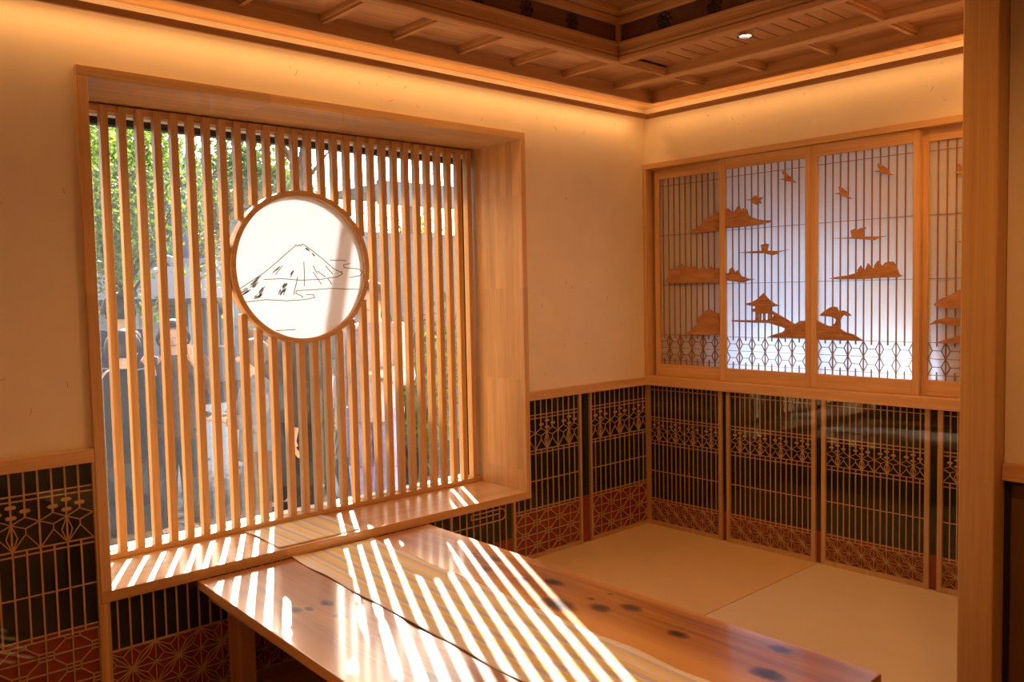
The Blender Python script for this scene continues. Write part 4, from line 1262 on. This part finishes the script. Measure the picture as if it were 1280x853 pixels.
def leaves(n, centre, rad, size, seed, squash=1.0, shell=0.45):
    r = np.random.default_rng(seed)
    k = max(5, n // 260)
    cl = r.normal(size=(k, 3))
    cl = cl / np.linalg.norm(cl, axis=1)[:, None] * (r.random(k)[:, None] ** 0.4)
    cl = np.array(centre) + cl * np.array(rad) * 0.78
    idx = r.integers(0, k, n)
    d = r.normal(size=(n, 3)) * np.array(rad) * 0.26
    c = cl[idx] + d
    a = r.normal(size=(n, 3)); a /= np.linalg.norm(a, axis=1)[:, None]
    b = r.normal(size=(n, 3)); b -= a * (a * b).sum(1)[:, None]; b /= np.linalg.norm(b, axis=1)[:, None]
    s = size * r.uniform(0.6, 1.3, n)[:, None]
    nrm = np.cross(a, b) * s * 0.18
    v = np.stack([c - a * s, c + b * s * 0.42 + nrm, c + a * s, c - b * s * 0.42 + nrm], 1).reshape(-1, 3)
    f = np.arange(4 * n).reshape(n, 4)
    return v, f

def foliage(name, n, centre, rad, size, seed, mat, parent):
    v, f = leaves(n, centre, rad, size, seed)
    me = bpy.data.meshes.new(name)
    off = np.array(parent.location)
    me.from_pydata((v - off).tolist(), [], f.tolist())
    o = link(name, me, mat, parent)
    return tag(o, kind='stuff')

def tree(x, y, ztop, rad, label, mat, seed, n=3200, size=0.055, lean=(0, 0), zlow=None, trunk_r=0.06, group='trees beyond the window'):
    t = tag(empty('tree', (x, y, -0.35)), label, 'tree', group)
    rz = (ztop - (zlow if zlow is not None else ztop - 2 * rad)) / 2
    cz = ztop - rz
    m = MB()
    top = (x + lean[0], y + lean[1], cz)
    m.tube((x, y, -0.35), top, trunk_r, trunk_r * 0.6, 9)
    r = random.Random(seed)
    for k in range(6):
        a = r.random() * 6.28
        s = r.uniform(0.45, 0.95)
        p = (x + lean[0] * s, y + lean[1] * s, -0.35 + (cz + 0.35) * s)
        m.tube(p, (p[0] + math.cos(a) * rad * 0.75, p[1] + math.sin(a) * rad * 0.75, p[2] + rz * 0.8), trunk_r * 0.4, trunk_r * 0.12, 6)
    m.build('trunk', BARK, t, smooth=True)
    foliage('foliage', n, (x + lean[0], y + lean[1], cz), (rad, rad, rz), size, seed, mat, t)
    return t

# left: tall bushy evergreens, middle: lower yellow-green trees under the sun's path
tree(-2.05, 5.0, 3.5, 0.85, 'dense green tree at the far left of the window', LEAF[0], 21, 7500, 0.036, zlow=1.45)
tree(-0.75, 6.9, 3.8, 0.9, 'bushy green tree second from the left behind the slats', LEAF[0], 22, 7500, 0.04, zlow=1.2)
tree(0.10, 5.3, 3.15, 0.55, 'tree with dark green crown left of the round panel', LEAF[1], 23, 4500, 0.038, zlow=1.5)
tree(1.25, 7.7, 3.8, 0.8, 'yellow-green tree just behind the top of the round panel', LEAF[2], 24, 6000, 0.042, zlow=1.4)
tree(0.98, 6.1, 2.95, 0.45, 'light green tree at the right edge of the round panel', LEAF[0], 25, 4000, 0.036, zlow=1.2)
tree(3.4, 7.2, 2.75, 0.7, 'low green tree standing below the grey canopy', LEAF[2], 26, 2600, 0.05, zlow=0.7)
tree(5.4, 7.2, 3.3, 0.6, 'sparse tree against the white sky at far right', LEAF[1], 27, 700, 0.045, zlow=1.6)
tree(0.3, 10.0, 4.3, 1.2, 'large dark tree at the back beyond the green ones', LEAF[1], 28, 3600, 0.07, zlow=1.6)
t = tree(-1.17, 2.75, 4.2, 0.35, 'slender leaning garden tree whose shadow falls on the paper disc', LEAF[0], 29, 260, 0.045, lean=(0.84, 0.0), zlow=3.5, trunk_r=0.055)

def shrub(x, y, h, r, label, mat, seed, n=900, size=0.045):
    t = tag(empty('shrub', (x, y, -0.35)), label, 'shrub', 'shrubs by the window')
    m = MB()
    rr = random.Random(seed)
    for k in range(9):
        a = rr.random() * 6.28
        m.tube((x, y, -0.35), (x + math.cos(a) * r * 0.7, y + math.sin(a) * r * 0.7, -0.35 + h * rr.uniform(0.6, 0.95)), 0.012, 0.004, 5)
    m.build('stems', BARK, t)
    foliage('foliage', n, (x, y, -0.35 + h * 0.58), (r, r, h * 0.45), size, seed, mat, t)
shrub(0.30, 2.7, 1.35, 0.36, 'green shrub behind the right half of the slats', LEAF[0], 41)
shrub(0.95, 2.5, 1.55, 0.34, 'yellow-green shrub at the right end of the window', LEAF[2], 42)
shrub(1.15, 3.7, 1.75, 0.5, 'dark shrub at the back right of the window', LEAF[1], 43, 1200)
shrub(-0.05, 3.6, 1.15, 0.38, 'dark low shrub behind the person in pale clothes', LEAF[1], 44)
shrub(0.55, 1.75, 0.95, 0.25, 'small brownish shrub close outside at right', plain('dry_leaf', (0.22, 0.16, 0.10)), 45, 500)

# pale rendered wall with a grey canopy on posts at the right
gw = tag(empty('garden_wall', (1.9, 4.66, -0.35)), 'pale rendered garden wall behind the shrubs at right', 'wall')
box('wall_body', BEIGE, 0.65, 4.2, 4.60, 4.72, -0.35, 1.95, gw)
box('coping', CONC, 0.62, 4.25, 4.57, 4.75, 1.95, 2.01, gw)
cp = tag(empty('canopy', (2.5, 5.8, -0.35)), 'grey flat canopy on slim posts outside at upper right', 'canopy')
box('roof_sheet', CONC, 1.72, 3.4, 5.34, 6.4, 2.56, 2.64, cp)
box('fascia', CONC, 1.72, 3.4, 5.30, 5.34, 2.40, 2.68, cp)
for x in (2.25, 3.1):
    box('post', CONC, x, x + 0.09, 5.36, 5.45, -0.35, 2.56, cp)

def house(x0, x1, y0, y1, h, roof_h, wall_m, label, nwin=3):
    t = tag(empty('house', ((x0 + x1) / 2, (y0 + y1) / 2, -0.35)), label, 'house', 'houses across the yard')
    box('walls', wall_m, x0, x1, y0, y1, -0.35, h, t)
    ov = 0.35
    xm, zz = (y0 + y1) / 2, h
    m = MB()
    m.add([(x0 - ov, y0 - ov, zz), (x1 + ov, y0 - ov, zz), (x1 + ov, xm, zz + roof_h), (x0 - ov, xm, zz + roof_h), (x0 - ov, y1 + ov, zz), (x1 + ov, y1 + ov, zz),
           (x0 - ov, y0 - ov, zz - 0.1), (x1 + ov, y0 - ov, zz - 0.1), (x0 - ov, y1 + ov, zz - 0.1), (x1 + ov, y1 + ov, zz - 0.1)],
          [(0, 1, 2, 3), (3, 2, 5, 4), (6, 7, 1, 0), (4, 5, 9, 8), (8, 9, 7, 6), (0, 3, 4, 8, 6), (1, 7, 9, 5, 2)])
    m.build('roof', ROOFT, t)
    for i in range(nwin):
        w = (x1 - x0) / nwin
        a = x0 + w * (i + 0.25)
        f = box('window', WHITEALU, a, a + w * 0.5, y0 - 0.04, y0 + 0.01, 0.35, 1.35, t)
        box('pane', PANE, a + 0.05, a + w * 0.5 - 0.05, y0 - 0.05, y0, 0.40, 1.30, f)
    return t
house(0.5, 2.3, 12.0, 14.0, 1.35, 0.6, PINKWALL, 'small house with pale pinkish walls and grey roof at far left', 2)
house(3.0, 5.2, 13.5, 16.0, 1.4, 0.8, CONC, 'low grey house with a grey tiled roof behind the trees')
house(2.2, 8.6, 20.0, 25.0, 4.6, 1.0, SLATE, 'tall blue grey building at the back behind the green trees', 5)
house(10.0, 15.5, 18.0, 22.0, 1.6, 0.9, BEIGE, 'beige house behind the garden wall', 4)

# ================================================================ PEOPLE
SKIN = plain('skin', (0.62, 0.40, 0.29), rough=0.55, var=0.05)
EYEW = plain('eye_dark', (0.03, 0.02, 0.02), rough=0.2)
LIP = plain('lip', (0.48, 0.20, 0.17), rough=0.5)
HAIRB = plain('black_hair', (0.014, 0.012, 0.012), rough=0.45, var=0.3, vscale=60)
HAIRN = plain('brown_hair', (0.09, 0.05, 0.03), rough=0.5, var=0.3, vscale=60)
def fab(name, c): return plain(name, c, rough=0.9, spec=0.1, var=0.15, vscale=30)
F = dict(charcoal=fab('charcoal_cloth', (0.055, 0.052, 0.055)), black=fab('black_cloth', (0.02, 0.019, 0.022)), brown=fab('brown_cloth', (0.13, 0.075, 0.05)),
         pink=fab('pale_pink_cloth', (0.45, 0.36, 0.38)), lilac=fab('lilac_cloth', (0.30, 0.26, 0.42)), grey=fab('grey_cloth', (0.16, 0.16, 0.18)),
         white=fab('white_cloth', (0.5, 0.5, 0.52)), navy=fab('navy_cloth', (0.04, 0.05, 0.09)), tan=fab('tan_cloth', (0.26, 0.19, 0.13)))

def person(x, y, rz, H, coat, trousers, hair, label, long_coat=False, right='down', left='down', bun=False, long_hair=False, z0=-0.35):
    """x, y: where the feet stand; rz: facing (0 = towards +y)"""
    t = tag(empty('person', (x, y, z0), rz), label, 'person', 'people outside the window')
    s = H
    V, E_, R = [], [], []
    def vert(p, r, link_to=None):
        V.append((p[0] * s, p[1] * s, p[2] * s)); R.append(r * s)
        if link_to is not None: E_.append((link_to, len(V) - 1))
        return len(V) - 1
    pel = vert((0, 0, .525), .078)
    wa = vert((0, .004, .60), .072, pel); ch = vert((0, .002, .715), .082, wa); nb = vert((0, -.006, .800), .050, ch)
    nk = vert((0, .000, .845), .033, nb); h0 = vert((0, .012, .880), .046, nk); h1 = vert((0, .010, .925), .060, h0); vert((0, .004, .965), .044, h1)
    arms = {}
    for sd, pose in ((1, right), (-1, left)):
        sh = vert((.100 * sd, -.004, .790), .040, nb)
        if pose == 'down': el, wr, hd = (.128 * sd, -.012, .630), (.132 * sd, .030, .490), (0, .012, -1)
        elif pose == 'chin': el, wr, hd = (.130 * sd, .050, .640), (.045 * sd, .115, .790), (-.3 * sd, -.1, 1)
        elif pose == 'hold': el, wr, hd = (.132 * sd, .010, .625), (.070 * sd, .135, .645), (-.55 * sd, .8, .15)
        elif pose == 'pocket': el, wr, hd = (.150 * sd, -.035, .635), (.118 * sd, .020, .520), (-.2 * sd, .3, -1)
        elif pose == 'raise': el, wr, hd = (.140 * sd, .080, .690), (.085 * sd, .160, .800), (-.25 * sd, .3, .9)
        e_ = vert(el, .028, sh); w_ = vert(wr, .0185, e_)
        hdv = Vector(hd).normalized()
        side = hdv.cross(Vector((0, 1, 0)) if abs(hdv.y) < .8 else Vector((0, 0, 1))).normalized()
        pm = Vector(wr) + hdv * .034
        pa = vert(tuple(pm), .0165, w_)
        nor = hdv.cross(side)
        for k, (o_, ln) in enumerate(((-.013, .040), (-.0045, .046), (.0045, .043), (.013, .034))):
            b0 = pm + side * o_ + hdv * .018
            f0 = vert(tuple(b0), .0062, pa)
            f1 = vert(tuple(b0 + hdv * ln * .5 + nor * .006), .0054, f0)
            vert(tuple(b0 + hdv * ln * .85 + nor * .018), .0046, f1)
        th = vert(tuple(pm - side * .019 - hdv * .004), .0070, pa)
        vert(tuple(pm - side * .030 + hdv * .018 + nor * .010), .0056, th)
        arms[sd] = (Vector((.100 * sd, -.004, .790)), Vector(el), Vector(wr))
    legs = []
    for sd in (1, -1):
        hp = vert((.052 * sd, 0, .495), .060, pel); kn = vert((.054 * sd, .010 if sd > 0 else .0, .275), .038, hp)
        an = vert((.056 * sd, -.010, .048), .024, kn); vert((.062 * sd, .075, .018), .018, an)
    me = bpy.data.meshes.new('body')
    me.from_pydata(V, E_, [])
    o = link('body', me, None, t)
    sk = o.modifiers.new('skin', 'SKIN')
    sk.use_smooth_shade = True
    sk.branch_smoothing = 0.4
    for i, sv in enumerate(me.skin_vertices[0].data):
        sv.radius = (R[i], R[i]); sv.use_root = (i == 0)
    sb = o.modifiers.new('subsurf', 'SUBSURF'); sb.levels = 1; sb.render_levels = 2
    me.materials.append(SKIN)
    S_ = lambda p: (p[0] * s, p[1] * s, p[2] * s)
    # face
    m = MB()
    m.ball(S_((0, .072, .902)), .007 * s, .013 * s, .014 * s, 8, 6)
    for sd in (1, -1): m.ball(S_((.060 * sd, .008, .905)), .006 * s, .013 * s, .019 * s, 8, 6)
    m.build('nose_and_ears', SKIN, t, world=False, smooth=True)
    for sd in (1, -1): MB().ball(S_((.023 * sd, .061, .918)), .0075 * s, .006 * s, .0045 * s, 8, 6).build('eye', EYEW, t, world=False, smooth=True)
    MB().ball(S_((0, .058, .879)), .016 * s, .008 * s, .0045 * s, 10, 6).build('mouth', LIP, t, world=False, smooth=True)
    # hair: a cap open towards the face
    m = MB()
    n_, k_ = 18, 9
    vs, fs = [], []
    for k in range(k_):
        for i in range(n_):
            a = 2 * math.pi * i / n_
            front = max(0.0, math.sin(a))
            tmax = math.radians(118 - 62 * front ** 1.2) if not long_hair else math.radians(135 - 80 * front ** 1.2)
            th = 0.02 + tmax * k / (k_ - 1)
            rr = 1.0 + (0.10 if long_hair and k > 5 and front < .4 else 0)
            vs.append(S_((.0690 * rr * math.sin(th) * math.cos(a), .003 + .0735 * rr * math.sin(th) * math.sin(a), .918 + .078 * math.cos(th))))
    for k in range(k_ - 1):
        for i in range(n_):
            j = (i + 1) % n_
            fs.append((k * n_ + i, (k + 1) * n_ + i, (k + 1) * n_ + j, k * n_ + j))
    fs.append(tuple(range(n_)))
    m.add(vs, fs)
    if bun: m.ball(S_((0, -.050, .985)), .034 * s, .034 * s, .032 * s, 12, 8)
    if long_hair:
        m.loft([(S_((0, -.045, .895)), .060 * s, .034 * s), (S_((0, -.052, .84)), .062 * s, .030 * s), (S_((0, -.062, .76)), .052 * s, .024 * s)])
    m.build('hair', hair, t, world=False, smooth=True)
    # coat with sleeves, trousers, shoes
    m = MB()
    hem = .30 if long_coat else .455
    rings = [((0, 0, hem), .112, .092), ((0, 0, .50), .106, .086), ((0, .002, .60), .096, .078), ((0, .002, .70), .108, .086), ((0, -.002, .765), .112, .078), ((0, -.006, .805), .080, .058), ((0, -.004, .835), .044, .044)]
    m.loft([(S_(c), rx * s, ry * s) for c, rx, ry in rings])
    for sd, (a, b, c) in arms.items():
        m.tube(S_(a + Vector((-.02 * sd, 0, -.004))), S_(b), .050 * s, .040 * s, 12); m.ball(S_(a), .050 * s, .048 * s, .046 * s, 12, 8); m.ball(S_(b), .040 * s, .040 * s, .040 * s, 12, 8)
        m.tube(S_(b), S_(b + (c - b) * .93), .038 * s, .028 * s, 12)
    m.build('coat', coat, t, world=False, smooth=True)
    m = MB()
    for sd in (1, -1):
        m.tube(S_((.052 * sd, 0, .50)), S_((.054 * sd, .006, .275)), .068 * s, .050 * s, 12); m.tube(S_((.054 * sd, .006, .275)), S_((.056 * sd, -.008, .045)), .050 * s, .040 * s, 12)
    m.build('trousers', trousers, t, world=False, smooth=True)
    for sd in (1, -1):
        MB().ball(S_((.060 * sd, .030, .021)), .028 * s, .075 * s, .021 * s, 12, 8).build('shoe', F['black'], t, world=False, smooth=True)
    return t

person(-1.64, 1.00, math.radians(62), 1.62, F['charcoal'], F['black'], HAIRB, 'person in a charcoal coat standing close outside below the round panel', long_coat=True, long_hair=True, right='pocket', left='down', z0=-0.12)
person(-1.00, 1.30, math.radians(130), 1.56, F['pink'], F['lilac'], HAIRB, 'person in pale pink top and lilac trousers right of the round panel', long_hair=True, left='hold', z0=-0.12)
person(-1.70, 3.70, math.radians(20), 1.76, F['navy'], F['navy'], HAIRB, 'person seen from behind with black hair in a bun', bun=True)
person(-2.08, 2.45, math.radians(-60), 1.52, F['black'], F['black'], HAIRB, 'person in black with a hand at the chin near the left of the window', right='chin')
person(-1.58, 2.95, math.radians(160), 1.56, F['brown'], F['charcoal'], HAIRB, 'person in a brown coat facing the window behind the slats', long_hair=True, left='raise')
person(-1.40, 2.05, math.radians(70), 1.44, F['grey'], F['brown'], HAIRN, 'brown haired person in a grey jacket holding hands in front', right='hold', left='hold', long_hair=True)
person(-2.40, 3.30, math.radians(-20), 1.62, F['white'], F['black'], HAIRB, 'person in a white jacket at the far left edge of the window', left='pocket')
person(-0.75, 3.15, math.radians(200), 1.50, F['tan'], F['black'], HAIRN, 'person in a tan coat far behind the round panel')
